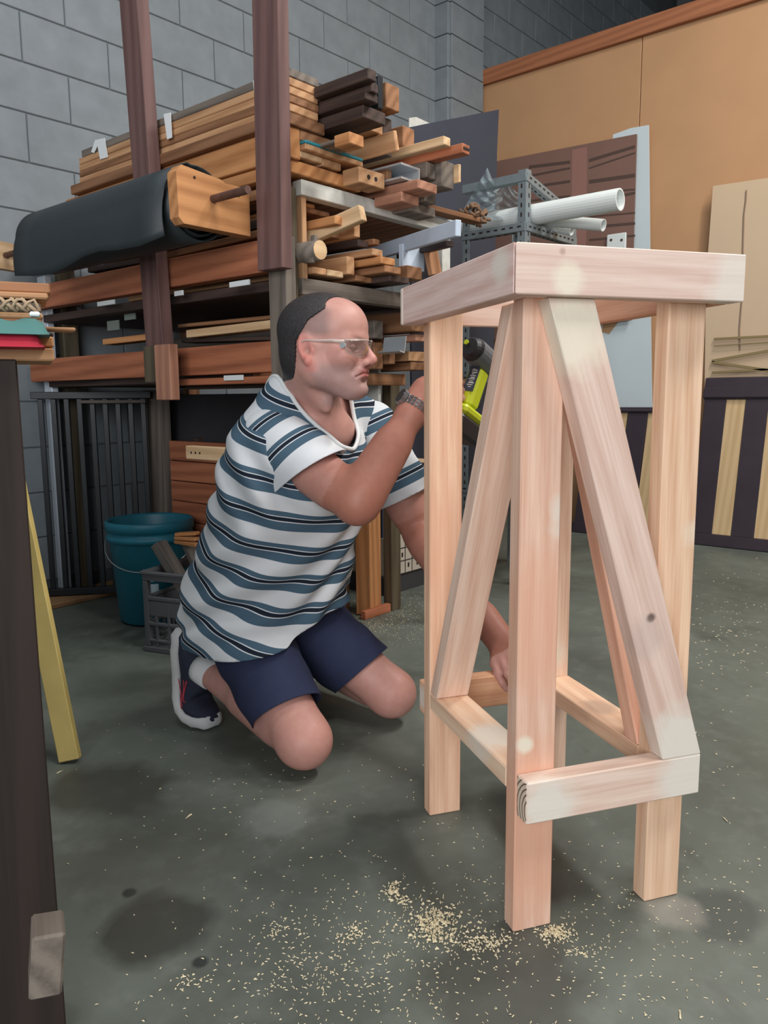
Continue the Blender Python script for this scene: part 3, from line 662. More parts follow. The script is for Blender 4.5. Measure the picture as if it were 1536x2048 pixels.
# white box with black drawn lines
bx0 = PY(776, 1078, 2.2); bx1 = PY(776, 1155, 2.2)
wbx = thing('lined_box', (bx0.x, 2.2, bx1.z), 'cream box printed with black grid lines on a dark crate', 'box')
box('body', (bx0.x, 2.2, bx1.z), (bx0.x+.42, 2.42, bx0.z), plain('cream_card', srgb(196, 186, 170), .8, var=.05, scale=10), wbx)
M_ink = plain('black_ink', srgb(30, 28, 30), .8)
hz = bx0.z-bx1.z
for t in (.34, .68): box('printed_line', (bx0.x+.004, 2.1988, bx1.z+hz*t-.002), (bx0.x+.416, 2.1996, bx1.z+hz*t+.002), M_ink, wbx, b=.0001)
for x in (.12, .17, .27): box('printed_line', (bx0.x+x-.002, 2.1986, bx1.z+.004), (bx0.x+x+.002, 2.1994, bx0.z-.004), M_ink, wbx, b=.0001)
for (x, t) in ((.05, .5), (.10, .5), (.145, .2), (.21, .2), (.145, .85), (.34, .5)): box('printed_mark', (bx0.x+x-.006, 2.1985, bx1.z+hz*t-.010), (bx0.x+x+.004, 2.1992, bx1.z+hz*t+.010), M_ink, wbx, b=.0001)
tag(box('dark_crate', (bx0.x-.01, 2.21, .0), (bx0.x+.44, 2.43, bx1.z-.0006), M_cab), 'dark grey crate under the cream box with grid lines', 'crate')
tag(box('dark_crate', (bx0.x-.0, 2.23, bx0.z+.0006), (bx0.x+.42, 2.43, bx0.z+.30), plain('dark_blue_carcase', srgb(70, 76, 92), .6)), 'dark blue grey box on top of the cream box', 'crate')
tag(beam('timber_offcut', (bx0.x+.16, 2.30, bx0.z+.34), (bx0.x+.40, 2.27, bx0.z+.315), .02, .02, W_lt), 'pale stick lying on the dark blue grey box', 'stick')

# ---------------------------------------------------------------- bucket and milk crate
M_bkt = plain('blue_green_plastic', srgb(30, 112, 132), 0.45, var=.12, scale=7)
bc = FL(287, 1262); bc = V((bc.x+.13, bc.y+.12, 0))
bkt = thing('plastic_bucket', bc, 'large blue green plastic bucket beside the milk crate', 'bucket')
R0, R1, HB = .132, .163, .41
prof = [(0.0, .004), (R0-.01, .004), (R0, .012), (R0+(R1-R0)*.8, HB*.80), (R1-.004, HB*.805), (R1+.006, HB*.81), (R1+.006, HB*.86), (R1+.001, HB*.865), (R1+.001, HB*.905), (R1+.008, HB*.91), (R1+.008, HB*.99), (R1+.004, HB), (R1-.002, HB), (R1-.006, HB*.98), (R1-.012, HB*.8), (R0-.006, .02), (0, .02)]
obj('shell', lathe_mesh(prof, 48), M_bkt, bkt, Matrix.Translation(bc), smooth=True)
# handle and its ear
hp_ = [bc + V((math.cos(t)*(R1+.012), math.sin(t)*(R1+.012), HB*.80-.10*math.sin((t-math.pi*.75)/(math.pi)*math.pi)*1.0)) for t in [math.pi*(.75+k/16) for k in range(17)]]
obj('handle', tube_mesh(hp_, .0022, 6), plain('handle_wire', srgb(176, 184, 186), .4, .7), bkt)
# label: two white stickers with blue print
view = math.atan2(-bc.y, -bc.x)
def curved_patch(a0, a1, z0_, z1_, lift):
    vs, fs = [], []
    for i in range(9):
        a = a0+(a1-a0)*i/8
        for z in (z0_, z1_):
            r = R0+(R1-R0)*(z/HB)+lift; vs.append(bc+V((r*math.cos(a), r*math.sin(a), z)))
    fs = [(2*i, 2*i+2, 2*i+3, 2*i+1) for i in range(8)]
    return mesh_from(vs, fs)
M_stk = plain('sticker_blue_white', srgb(196, 222, 232), .6)
va = view-.20
obj('label', curved_patch(va, va+.34, .13, .175, .0012), M_stk, bkt)
obj('label', curved_patch(va-.03, va+.34, .185, .235, .0012), M_stk, bkt)
obj('label_print', curved_patch(va+.06, va+.30, .198, .206, .0020), M_bkt, bkt)
# milk crate
M_crt = plain('grey_crate_plastic', srgb(92, 94, 98), .55, var=.1, scale=12)
cc = FL(291, 1302)
CM = Matrix.Translation((cc.x+.0, cc.y, 0)) @ Matrix.Rotation(math.radians(-72), 4, 'Z')
crt = thing('milk_crate', cc, 'grey plastic milk crate full of timber offcuts', 'crate', M=CM)
S, HC = .31, .285
def crbox(name, lo, hi): return obj(name, box_mesh(hi[0]-lo[0], hi[1]-lo[1], hi[2]-lo[2], .003), M_crt, crt, CM @ Matrix.Translation(((lo[0]+hi[0])/2, (lo[1]+hi[1])/2, (lo[2]+hi[2])/2)))
th = .012
for side in range(4):
    R = Matrix.Translation((S/2, S/2, 0)) @ Matrix.Rotation(side*math.pi/2, 4, 'Z') @ Matrix.Translation((-S/2, -S/2, 0))
    def wall(name, lo, hi): return obj(name, box_mesh(hi[0]-lo[0], hi[1]-lo[1], hi[2]-lo[2], .003), M_crt, crt, CM @ R @ Matrix.Translation(((lo[0]+hi[0])/2, (lo[1]+hi[1])/2, (lo[2]+hi[2])/2)))
    wall('rim', (0, 0, HC-.03), (S-th, th+.004, HC)); wall('rim_lip', (-.006, -.006, HC-.008), (S-th, th, HC+.004))
    wall('rail', (th, 0.001, .185), (S-th, th, .20)); wall('side_plate', (th, .003, .13), (S-th, .009, .184)); wall('rail', (th, 0.001, .095), (S-th, th, .108)); wall('rail', (th, .001, .035), (S-th, th, .047))
    wall('base_rail', (-.004, -.004, 0), (S-th, th, .02)); wall('corner_post', (0, 0, .02), (.022, .022, HC-.03))
    for k in range(1, 6): wall('bar', (k*S/6-.006, .002, .02), (k*S/6+.006, .010, .13 if k % 2 else .184))
crbox('floor_plate', (.01, .01, .006), (S-.01, S-.01, .016))
W_off = wood('grey_offcut', srgb(118, 112, 106), srgb(92, 86, 82), varv=.1)
def crp(x, y, z): return CM @ V((x, y, z))
tag(beam('timber_offcut', crp(.0, .10, .37), crp(.20, .10, .08), .055, .035, W_off), 'thick grey offcut leaning over the crate rim by the bucket', 'offcut', 'offcuts in the milk crate')
tag(beam('timber_offcut', crp(.03, .23, .352), crp(.20, .20, .06), .05, .022, W_off), 'thinner grey offcut leaning in the middle of the crate', 'offcut', 'offcuts in the milk crate')
for k, (lb, dz) in enumerate((('lowest of the orange slips standing out of the crate', 0), ('middle of the orange slips standing out of the crate', .016), ('topmost of the orange slips standing out of the crate', .032))):
    tag(beam('timber_offcut', FL(354, 1083, .362)+V((0, 0, dz*.85)), FL(396, 1090-3*k, .366)+V((0, 0, dz)), .028, .012, W_or), lb, 'offcut', 'orange slips in the milk crate')

# ================================================================ LEFT FOREGROUND BENCH
W_bench = wood('dark_bench_timber', srgb(48, 38, 34), srgb(34, 27, 24), 0.7, 1.2, 0.0, None, [(-.0, .0, .05, .008, WT, .9), (.15, .03, .05, .007, WT, .7), (-.13, .0, .05, .006, WT, .6)])
pe = PD(84, 1400, 1.02); vdir = V((pe.x, pe.y, 0)).normalized(); sdir = V((vdir.y, -vdir.x, 0))   # sdir points right of the view
bw = .30
ctr = V((pe.x, pe.y, 0)) - sdir*(bw/2) + vdir*.03
bench = thing('timber_bench', (ctr.x, ctr.y, 0), 'dark timber bench end piled with boards', 'bench')
topz = PD(50, 726, 1.05).z
beam('leg', (ctr.x, ctr.y, 0), (ctr.x, ctr.y, topz-.0006), bw, .09, W_bench, bench, up=-vdir)
bz_ = topz-.0006
beam('shade_top_board', V((ctr.x, ctr.y, bz_-.02))-sdir*1.35+vdir*.10, V((ctr.x, ctr.y, bz_-.02))-sdir*(bw/2+.002)+vdir*.10, .62, .04, W_bench, bench)  # unseen bench top, extended leftwards to shade the floor
beam('leg', V((ctr.x, ctr.y, 0))-sdir*1.25, V((ctr.x, ctr.y, bz_-.041))-sdir*1.25, .10, .09, W_bench, bench, up=-vdir)
beam('leg', V((ctr.x, ctr.y, 0))-sdir*.20+vdir*.36, V((ctr.x, ctr.y, bz_-.041))-sdir*.20+vdir*.36, .10, .09, W_bench, bench, up=-vdir)
beam('shade_shelf', V((ctr.x, ctr.y, .25))-sdir*1.2+vdir*.20, V((ctr.x, ctr.y, .25))-sdir*.16+vdir*.20, .30, .03, W_bench, bench)  # unseen shelf, added to block light from the left
beam('back_panel', V((ctr.x, ctr.y, .48))-sdir*1.2+vdir*.42, V((ctr.x, ctr.y, .48))-sdir*.22+vdir*.42, .02, .76, W_bench, bench)  # unseen panel, added to block light coming under the bench
# a block nailed on low down, end grain showing
nb = PD(93, 1908, .93)
obj('block', box_mesh(.05, .036, .078, .003), W_gr, bench, frame((nb.x, nb.y, nb.z), -vdir, (0.08, -.1, 1)))
# bench boards (top surface), then boards stacked on it
tb = V((ctr.x, ctr.y, topz)) - sdir*.3
def stackboard(xr, yt, yb, dpt, mt, label, depth_w=.12, L=.55, rot=0.0, name='timber_plank', cat='plank', gap=0):
    """Board lying across the bench; its right end shows at pixel column xr between yt and yb."""
    a, b = PD(xr, yt, dpt), PD(xr, yb, dpt); c = (a+b)/2; h = (a-b).length-gap
    ax_ = (sdir*math.cos(rot)+vdir*math.sin(rot))
    return tag(beam(name, c-ax_*L, c, depth_w, h, mt), label, cat, 'boards piled on the left bench')
G = 1.04
stackboard(105, 702, 726, G, W_tan, 'lowest tan board on the dark bench', .12, .6)
stackboard(104, 680, 700, G, W_or, 'orange board second from below on the dark bench', .12, .6)
stackboard(104, 672, 679, G, W_dk, 'thin dark board under the red cloth on the bench', .11, .6)
stackboard(150, 657, 664, G+.03, W_tan, 'long thin batten jutting out past the bench pile', .03, .6)
stackboard(82, 646, 656, G, W_br, 'short brown board above the long thin batten', .1, .5)
stackboard(84, 634, 645, G, W_tan, 'thin tan board between the white blocks and the batten', .1, .5)
stackboard(80, 615, 633, G, W_gr, 'grey board under the netting on the bench pile', .1, .5)
stackboard(94, 596, 607, G, W_tan, 'pale tan board beside the netting on the bench pile', .1, .5)
stackboard(98, 576, 595, G+.02, W_br, 'dark brown board topping the bench pile', .09, .4)
for (x, y0_, y1_, lb) in ((80, 625, 634, 'upper white foam block between the bench boards'), (81, 644, 655, 'lower white foam block between the bench boards')):
    a, b = PD(x, y0_, G-.07), PD(x, y1_, G-.07); c = (a+b)/2
    tag(beam('foam_block', c-sdir*.012, c, .02, (a-b).length, M_white), lb, 'block')
# netting
nm = []
c0 = PD(22, 608, G-.075)
vs, fs = [], []
for i in range(7):
    p0_ = c0 + sdir*(-.06+.012*i)
    nm.append((tube_mesh([p0_+V((0, 0, -.006)), p0_+sdir*.007+V((0, 0, .002+.003*(i % 2)))-vdir*.006, p0_+sdir*.014+V((0, 0, .006)), p0_+sdir*.02+V((0, 0, -.007))], .0022, 6), Matrix.Identity(4)))
    nm.append((tube_mesh([p0_+V((0, 0, .007)), p0_+sdir*.007-vdir*.004, p0_+sdir*.018+V((0, 0, -.009))], .0022, 6), Matrix.Identity(4)))
tag(obj('rope_netting', bm_join(nm), plain('hemp_rope', srgb(176, 152, 124), .9), smooth=True), 'loose beige rope netting lying on the bench pile', 'netting')
# red and teal cloths
def cloth(name, px, py, dpt, sx, sz, mt, label):
    c = PD(px, py, dpt); vs, fs = [], []; n1_, n2_ = 12, 8
    for i in range(n1_):
        for j in range(n2_):
            u, v = i/(n1_-1), j/(n2_-1); ed = math.sin(math.pi*u)**.4*math.sin(math.pi*v)**.4
            vs.append(c + sdir*((u-.5)*sx) + vdir*((v-.5)*.09) + V((0, 0, sz*(ed*(.8+.2*math.sin(7*u+3*v))-.5))))
    for i in range(n1_-1):
        for j in range(n2_-1): fs.append((i*n2_+j, (i+1)*n2_+j, (i+1)*n2_+j+1, i*n2_+j+1))
    n0 = len(vs); vs += [v-V((0, 0, 0)) + V((0, 0, -sz*.5-(v-c).z)) for v in vs[:n0]]
    fs += [tuple(n0+i for i in reversed(f)) for f in fs[:]]
    return tag(obj(name, mesh_from(vs, fs), mt, smooth=True), label, 'cloth')
cloth('cloth', 2, 668, G-.09, .095, .035, plain('red_cloth', srgb(176, 36, 58), .8), 'crumpled red cloth tucked into the bench pile')
cloth('cloth', 22, 648, G-.085, .085, .030, plain('teal_cloth', srgb(72, 120, 116), .8), 'folded teal cloth above the red cloth')

# ---------------------------------------------------------------- yellow trestle
M_yel = plain('worn_yellow_paint', srgb(206, 184, 112), .6, var=.08, scale=14)
tf = FL(142, 1526); tt = PD(20, 925, 1.93)
tres = thing('sawhorse', (tf.x, tf.y, 0), 'pale yellow painted sawhorse leg behind the dark bench', 'sawhorse')
ld = (tt-tf).normalized()
beam('leg', tf+ld*.008, tt, .05, .022, M_yel, tres, up=(-.762, -.648, .2))
cp = tf+ld*.27
beam('cross_rail', cp-sdir*.02+V((.01, .02, 0)), cp-sdir*.42+V((.01, .02, 0)), .02, .035, M_yel, tres)
t2 = tt - sdir*.10; f2 = V((tf.x, tf.y, 0))-sdir*.62
beam('leg', V((f2.x, f2.y, .008)), t2, .05, .022, M_yel, tres, up=(-.762, -.648, .2))
beam('brace', tf+ld*.24+V((.015, .02, 0))-sdir*.01, tf+ld*.30+V((.05, .1, 0))-sdir*.12, .02, .018, M_yel, tres)
beam('top_beam', tt-sdir*.02+V((0, 0, -.01)), tt-sdir*.75+V((0, 0, -.01)), .05, .06, M_yel, tres)

# ================================================================ RIGHT SIDE: SHELVING, PIPES, PANELS
M_galv = plain('galvanised_angle', srgb(132, 142, 146), .5, .35, var=.1, scale=20)
M_dkbl = plain('dark_slate', srgb(58, 64, 76), .6, var=.08, scale=6)
shf = thing('steel_shelving', (3.4, 2.3, 0), 'grey slotted-angle steel shelving unit behind the rack', 'shelving')
sx0 = PD(925, 480, 3.5); sx1 = PD(1052, 470, 3.3)
def slotted(p0, p1, w, inward, nrm, slots=True):
    """Slotted angle: an L profile with a row of dark slots."""
    p0, p1 = V(p0), V(p1); d = (p1-p0); L = d.length; d.normalize(); i1 = V(inward).normalized(); i2 = V(nrm).normalized()
    f = beam('angle', p0+i1*w/2, p1+i1*w/2, .003, w, M_galv, shf, up=i1, b=.0005)
    beam('angle', p0+i2*w/2, p1+i2*w/2, .003, w, M_galv, shf, up=i2, b=.0005)
    if slots:
        ps = []
        k = .03
        while k < L-.02:
            for (ii, nn) in ((i1, i2), (i2, i1)):
                c = p0+d*k+ii*w*.55-nn*.0022
                ps.append((box_mesh(.018, .0012, .007, .0002), frame(c, d, ii)))
            k += .04
        s_ = obj('slot_row', bm_join(ps), M_hole, f); s_['kind'] = 'stuff'
SXA, SYA = 3.14, 1.84
SXB = PY(1154, 400, SYA).x; SYB = PX(925, 500, SXA).y; hA = PY(1055, 338, SYA).z
ZR = (PY(1055, 352, SYA).z-.02, PY(1055, 462, SYA).z, .95, .42)
for (x, y, ix, iy) in ((SXA, SYA, 1, 1), (SXB, SYA, -1, 1), (SXA, SYB, 1, -1), (SXB, SYB, -1, -1)):
    slotted((x, y, 0), (x, y, hA if (x == SXA and y == SYA) else hA-.16), .040, (ix, 0, 0), (0, iy, 0), slots=(x == SXA))
for i, z in enumerate(ZR):
    slotted((SXA, SYA-.004, z), (SXB, SYA-.004, z-(.10 if i == 0 else 0)), .036, (0, 0, 1), (0, 1, 0))
    slotted((SXA-.004, SYA, z), (SXA-.004, SYB, z), .036, (0, 0, 1), (1, 0, 0), slots=(i > 0))
    slotted((SXB+.004, SYA, z-.1), (SXB+.004, SYB, z-.1), .036, (0, 0, 1), (-1, 0, 0), slots=False)
    if i > 1: box('shelf', (SXA+.006, SYA+.008, z+.012), (SXB-.006, SYB-.01, z+.018), M_dkbl, shf, b=.001)
# PVC pipes
M_pvc = plain('white_pvc', srgb(226, 232, 230), .4)
def pipe_pts(a, b, r, label):
    d = (b-a).normalized()
    t = thing('pvc_pipe', (a.x, a.y, a.z), label, 'pipe', 'white pipes on the steel shelving')
    n = 24; u = d.orthogonal().normalized(); w = d.cross(u); vs, fs = [], []
    for (p, rr) in ((a, r), (b, r), (b, r*.86), (b-d*.3, r*.86)):
        for k in range(n): an = 2*math.pi*k/n; vs.append(p+(u*math.cos(an)+w*math.sin(an))*rr)
    for i in range(3):
        for k in range(n): k2 = (k+1) % n; fs.append((i*n+k, i*n+k2, (i+1)*n+k2, (i+1)*n+k))
    fs.append(tuple(reversed(range(n)))); fs.append(tuple(reversed(range(3*n, 4*n))))
    obj('tube', mesh_from(vs, fs), M_pvc, t, smooth=False)
    me = t.children[0].data if t.children else None
    return t
ZP = ZR[1]+.037
def rail_pipe(X, xn, xf, r, label, up_=.002, dn=.002):
    a, b = PX(xf, 440, X), PX(xn, 420, X)
    return pipe_pts(V((X, a.y, ZP+r+up_)), V((X, b.y, ZP+r+dn)), r, label)
rail_pipe(3.235, 1240, 890, .045, 'thick white pipe lying across the steel shelving')
rail_pipe(3.335, 1208, 1060, .026, 'thinner white pipe beside the thick white pipe', .03, -.050)
rail_pipe(3.395, 1145, 1062, .020, 'short white pipe behind the other pipes', .03, -.035)
# tall dark board, a white scrap behind it, clear plastic film
M_navy = plain('dark_navy_sheet', srgb(56, 62, 76), .6, var=.05, scale=4)
YB_ = 2.45
def poly_board(name, pts, Y, t, mt, label, cat):
    n = len(pts); vs = [(p.x, Y, p.z) for p in pts]+[(p.x, Y+t, p.z) for p in pts]
    fs = [tuple(range(n)), tuple(reversed(range(n, 2*n)))]+[(i, n+i, n+(i+1) % n, (i+1) % n) for i in range(n)]
    me = mesh_from(vs, fs); bm = bmesh.new(); bm.from_mesh(me); bmesh.ops.recalc_face_normals(bm, faces=bm.faces); bm.to_mesh(me); bm.free()
    return tag(obj(name, me, mt), label, cat)
bp = [PY(x, y, YB_) for x, y in ((822, 254), (850, 248), (998, 219), (994, 305))]
poly_board('dark_board', [V((bp[0].x, 0, 0))]+bp+[V((bp[3].x-.02, 0, 0))], YB_, .012, M_navy, 'tall dark navy board standing behind the timber rack', 'board')
wp = [PY(x, y, YB_+.014) for x, y in ((818, 236), (832, 234), (860, 247), (860, 300), (818, 300))]
poly_board('white_sheet', wp, YB_+.0125, .003, M_wp, 'white sheet peeping over the tall dark navy board', 'sheet')
m, nt, bs = new_mat('clear_plastic_film'); bs.inputs['Base Color'].default_value = srgb(150, 168, 172); bs.inputs['Roughness'].default_value = .22; bs.inputs['Alpha'].default_value = .50
def film():
    n1_, n2_ = 26, 26; vs, fs = [], []; rs = np.random.RandomState(3)
    for i in range(n1_):
        u = i/(n1_-1)
        for j in range(n2_):
            v = j/(n2_-1)
            xl = 915+60*v; xr = 1048-8*v; yt = 335+28*abs(math.sin(u*5.2))+24*u; yb = 440
            w_ = .05*math.sin(9*u+4*v)+.03*math.sin(17*u-11*v)+.02*math.sin(31*v+7*u)
            p = PY(xl+(xr-xl)*u, yb+(yt-yb)*v, 2.02+w_*.8); vs.append(p)
    for i in range(n1_-1):
        for j in range(n2_-1): fs.append((i*n2_+j, (i+1)*n2_+j, (i+1)*n2_+j+1, i*n2_+j+1))
    return tag(obj('plastic_film', mesh_from(vs, fs), m, smooth=True), 'crumpled clear plastic film draped on the steel shelving', 'film')
film()
# coiled brown cord bundle
cb_ = PY(950, 425, 1.72)
cq = PY(868, 432, 1.72)
tag(beam('timber_plank', (cq.x-.12, 1.725, cb_.z-.036), (cb_.x+.02, 1.72, cb_.z-.030), .05, .018, W_br), 'brown plank carrying the cord bundle at the shelf corner', 'plank')
bd = thing('cord_bundle', cb_, 'bundle of twisted brown cord on the shelf corner', 'cord')
cps = []
for k in range(9):
    o_ = V((random.uniform(-.01, .03), random.uniform(-.03, .03), random.uniform(-.02, .022)))
    cps.append((tube_mesh([cb_+o_+V((-.05+.10*t/8, .01*math.sin(t*1.7+k), .012*math.sin(t*1.1+k*2)-.002*t)) for t in range(9)], .006, 6), Matrix.Identity(4)))
obj('strands', bm_join(cps), plain('brown_cord', srgb(120, 92, 70), .9, var=.2, scale=80), bd, smooth=True)

# ---- panels against the partition
def leaning(name, pts, X, mt, label, cat, t=.012, lean=0.0):
    """Flat board given by its photo outline on a plane near the partition, with real thickness; lean tilts its top towards the wall."""
    ps = [PX(x, y, X) for x, y in pts]
    n = len(ps); vs = [tuple(p) for p in ps]+[(p.x+t, p.y, p.z) for p in ps]
    fs = [tuple(range(n)), tuple(reversed(range(n, 2*n)))]+[(i, n+i, n+(i+1) % n, (i+1) % n) for i in range(n)]
    me = mesh_from(vs, fs); bm = bmesh.new(); bm.from_mesh(me); bmesh.ops.recalc_face_normals(bm, faces=bm.faces); bm.to_mesh(me); bm.free()
    return tag(obj(name, me, mt), label, cat)
M_sheetw = plain('blue_white_board', srgb(204, 216, 220), .35, var=.03, scale=2)
ws = leaning('white_board', [(1226, 269), (1262, 256), (1297, 250), (1301, 640), (1308, 1075), (1180, 1070), (1203, 640)], 4.94, M_sheetw, 'tall white board leaning on the ochre partition', 'board')
pk = [PX(x, y, 4.938) for x, y in ((1206, 640), (1226, 622), (1262, 618), (1240, 640), (1218, 668), (1204, 664))]
obj('peeled_patch', mesh_from([tuple(p) for p in pk], [tuple(range(6))]), plain('peeled_brown', srgb(176, 138, 100), .8), ws)
# printed picture panel: dark red brown with bent dark louvres
M_pic = plain('print_red_brown', srgb(128, 96, 84), .6, var=.05, scale=3)
M_picd = plain('print_dark', srgb(84, 64, 56), .6)
M_picp = plain('print_pink', srgb(150, 108, 98), .6)
picr = thing('picture_panel', PX(1130, 600, 4.90), 'large red brown picture panel of louvred boards', 'picture')
def pic(name, pts, X, mt, t):
    ps = [PX(x, y, X) for x, y in pts]; n = len(ps)
    vs = [tuple(p) for p in ps]+[(p.x+t, p.y, p.z) for p in ps]
    fs = [tuple(range(n)), tuple(reversed(range(n, 2*n)))]+[(i, n+i, n+(i+1) % n, (i+1) % n) for i in range(n)]
    me = mesh_from(vs, fs); bm = bmesh.new(); bm.from_mesh(me); bmesh.ops.recalc_face_normals(bm, faces=bm.faces); bm.to_mesh(me); bm.free()
    return obj(name, me, mt, picr)
pic('board', [(985, 324), (1273, 268), (1262, 640), (975, 680)], 4.905, M_pic, .012)
pic('printed_post', [(1144, 300), (1174, 294), (1170, 660), (1140, 664)], 4.9035, M_picp, .0014)
for k, (yl, yr, th_) in enumerate(((318, 291, 6), (335, 305, 3), (360, 348, 7), (385, 378, 3), (402, 384, 5), (432, 425, 3), (452, 445, 5), (478, 470, 4))):
    pic('printed_louvre', [(1178, yl), (1270, yr-1), (1270, yr-1+th_), (1178, yl+th_)], 4.9035, M_picd, .0014)
for k, (yl, yr, th_) in enumerate(((331, 321, 6), (350, 334, 4), (372, 360, 5), (400, 390, 4))):
    pic('printed_louvre', [(1058, yl), (1140, yr), (1140, yr+th_), (1058, yl+th_)], 4.9035, M_picd, .0014)
# electrical plate
pl = thing('socket_plate', PX(1232, 480, 4.88), 'small white double socket plate on the picture panel', 'socket')
a, b = PX(1214, 470, 4.89), PX(1251, 510, 4.89)
box('plate', (4.885, b.y, b.z), (4.902, a.y, a.z), M_pvc, pl, b=.008)
for x in (1222, 1243): q = PX(x, 480, 4.884); obj('screw', tube_mesh([(4.8835, q.y, q.z), (4.888, q.y, q.z)], .009, 10), M_picd, pl)
# beige boards at the right
M_bei = plain('beige_board', srgb(206, 180, 150), .7, var=.03, scale=2)
leaning('beige_board', [(1426, 372), (1560, 352), (1560, 1070), (1405, 1070), (1412, 560)], 4.93, M_bei, 'beige board leaning on the ochre partition beside the headboard', 'board')
sp_ = [PX(x, y, 4.925) for x, y in ((1493, 380), (1492, 400), (1488, 430), (1486, 500), (1488, 560), (1482, 620), (1479, 660), (1480, 700))]
tag(obj('hanging_string', tube_mesh(sp_, .004, 6), plain('grey_string', srgb(150, 126, 108), .9)), 'thin grey string hanging down the beige board', 'string')
M_olive = plain('olive_strip', srgb(140, 122, 84), .6)
for (x0, y0, x1, y1, h, lb) in ((1428, 678, 1545, 672, .014, 'straight olive strip across the beige board'), (1428, 692, 1545, 684, .006, 'thin olive strip under the straight one'), (1424, 722, 1545, 700, .016, 'upper slanting olive strip of the V on the beige board'),
                           (1424, 724, 1545, 742, .016, 'lower slanting olive strip of the V on the beige board'), (1424, 745, 1545, 738, .014, 'lowest olive strip just above the headboard')):
    a, b = PX(x0, y0, 4.915), PX(x1, y1, 4.915)
    tag(beam('wooden_strip', a, b, .008, h, M_olive, b=.001), lb, 'strip', 'olive strips on the beige board')

# ---- dark bed ends with slats
M_bed = plain('dark_plum_stain', srgb(58, 50, 58), .38, var=.08, scale=10)
W_slat = wood('pale_slat', srgb(206, 178, 136), srgb(188, 156, 114), varv=.05)
def bed_end(x_l, x_r, y_top, y_bot, X, Xtop, z_rail, gaps, label, toplabel=None):
    """Frame leaning back from floor line X to Xtop at its top; gaps = photo columns (top, bottom) of the pale slats."""
    f0, f1 = FL(x_l, y_bot), FL(x_r, y_bot)
    fl_ = PX(x_l, y_bot, X); fr_ = PX(x_r, y_bot, X); H = PX(x_r, y_top, Xtop).z
    t = thing('bed_end', (X, (fl_.y+fr_.y)/2, 0), label, 'bed end')
    up_ = V((Xtop-X, 0, H)).normalized(); nr = V((-up_.z, 0, up_.x))
    def at(y, s, off=0): return V((X, y, 0))+up_*s+nr*off
    Lh = V((Xtop-X, 0, H)).length
    yL, yR = fl_.y, fr_.y
    beam('top_rail', at(yL, Lh-z_rail/2), at(yR, Lh-z_rail/2), .03, z_rail, M_bed, t, up=up_, b=.006)
    beam('top_rail', at(yL, Lh-z_rail*.72, .012), at(yR, Lh-z_rail*.72, .012), .03, z_rail*.45, M_bed, t, up=up_, b=.004)
    beam('bottom_rail', at(yL, .035), at(yR, .035), .03, .07, M_bed, t, up=up_, b=.004)
    n = max(2, 2*round((abs(yL-yR)-.14)/.275)); 
    for i in range(n+1):
        y = yR+.07+(yL-yR-.14)*i/n
        beam('dark_bar' if i % 2 == 0 else 'pale_slat', at(y, .07, -.004 if i % 2 else 0), at(y, Lh-z_rail, -.004 if i % 2 else 0), .125 if i % 2 == 0 else .135, .02 if i % 2 == 0 else .014, M_bed if i % 2 == 0 else W_slat, t, up=nr, b=.002)
    return t
bed_end(1376, 1600, 752, 1083, 4.70, 4.88, .13, None, 'dark plum bed end with pale slats before the beige board')
bed_end(1145, 1354, 815, 1072, 4.66, 4.84, .035, None, 'lower dark plum bed end with pale slats before the white board')

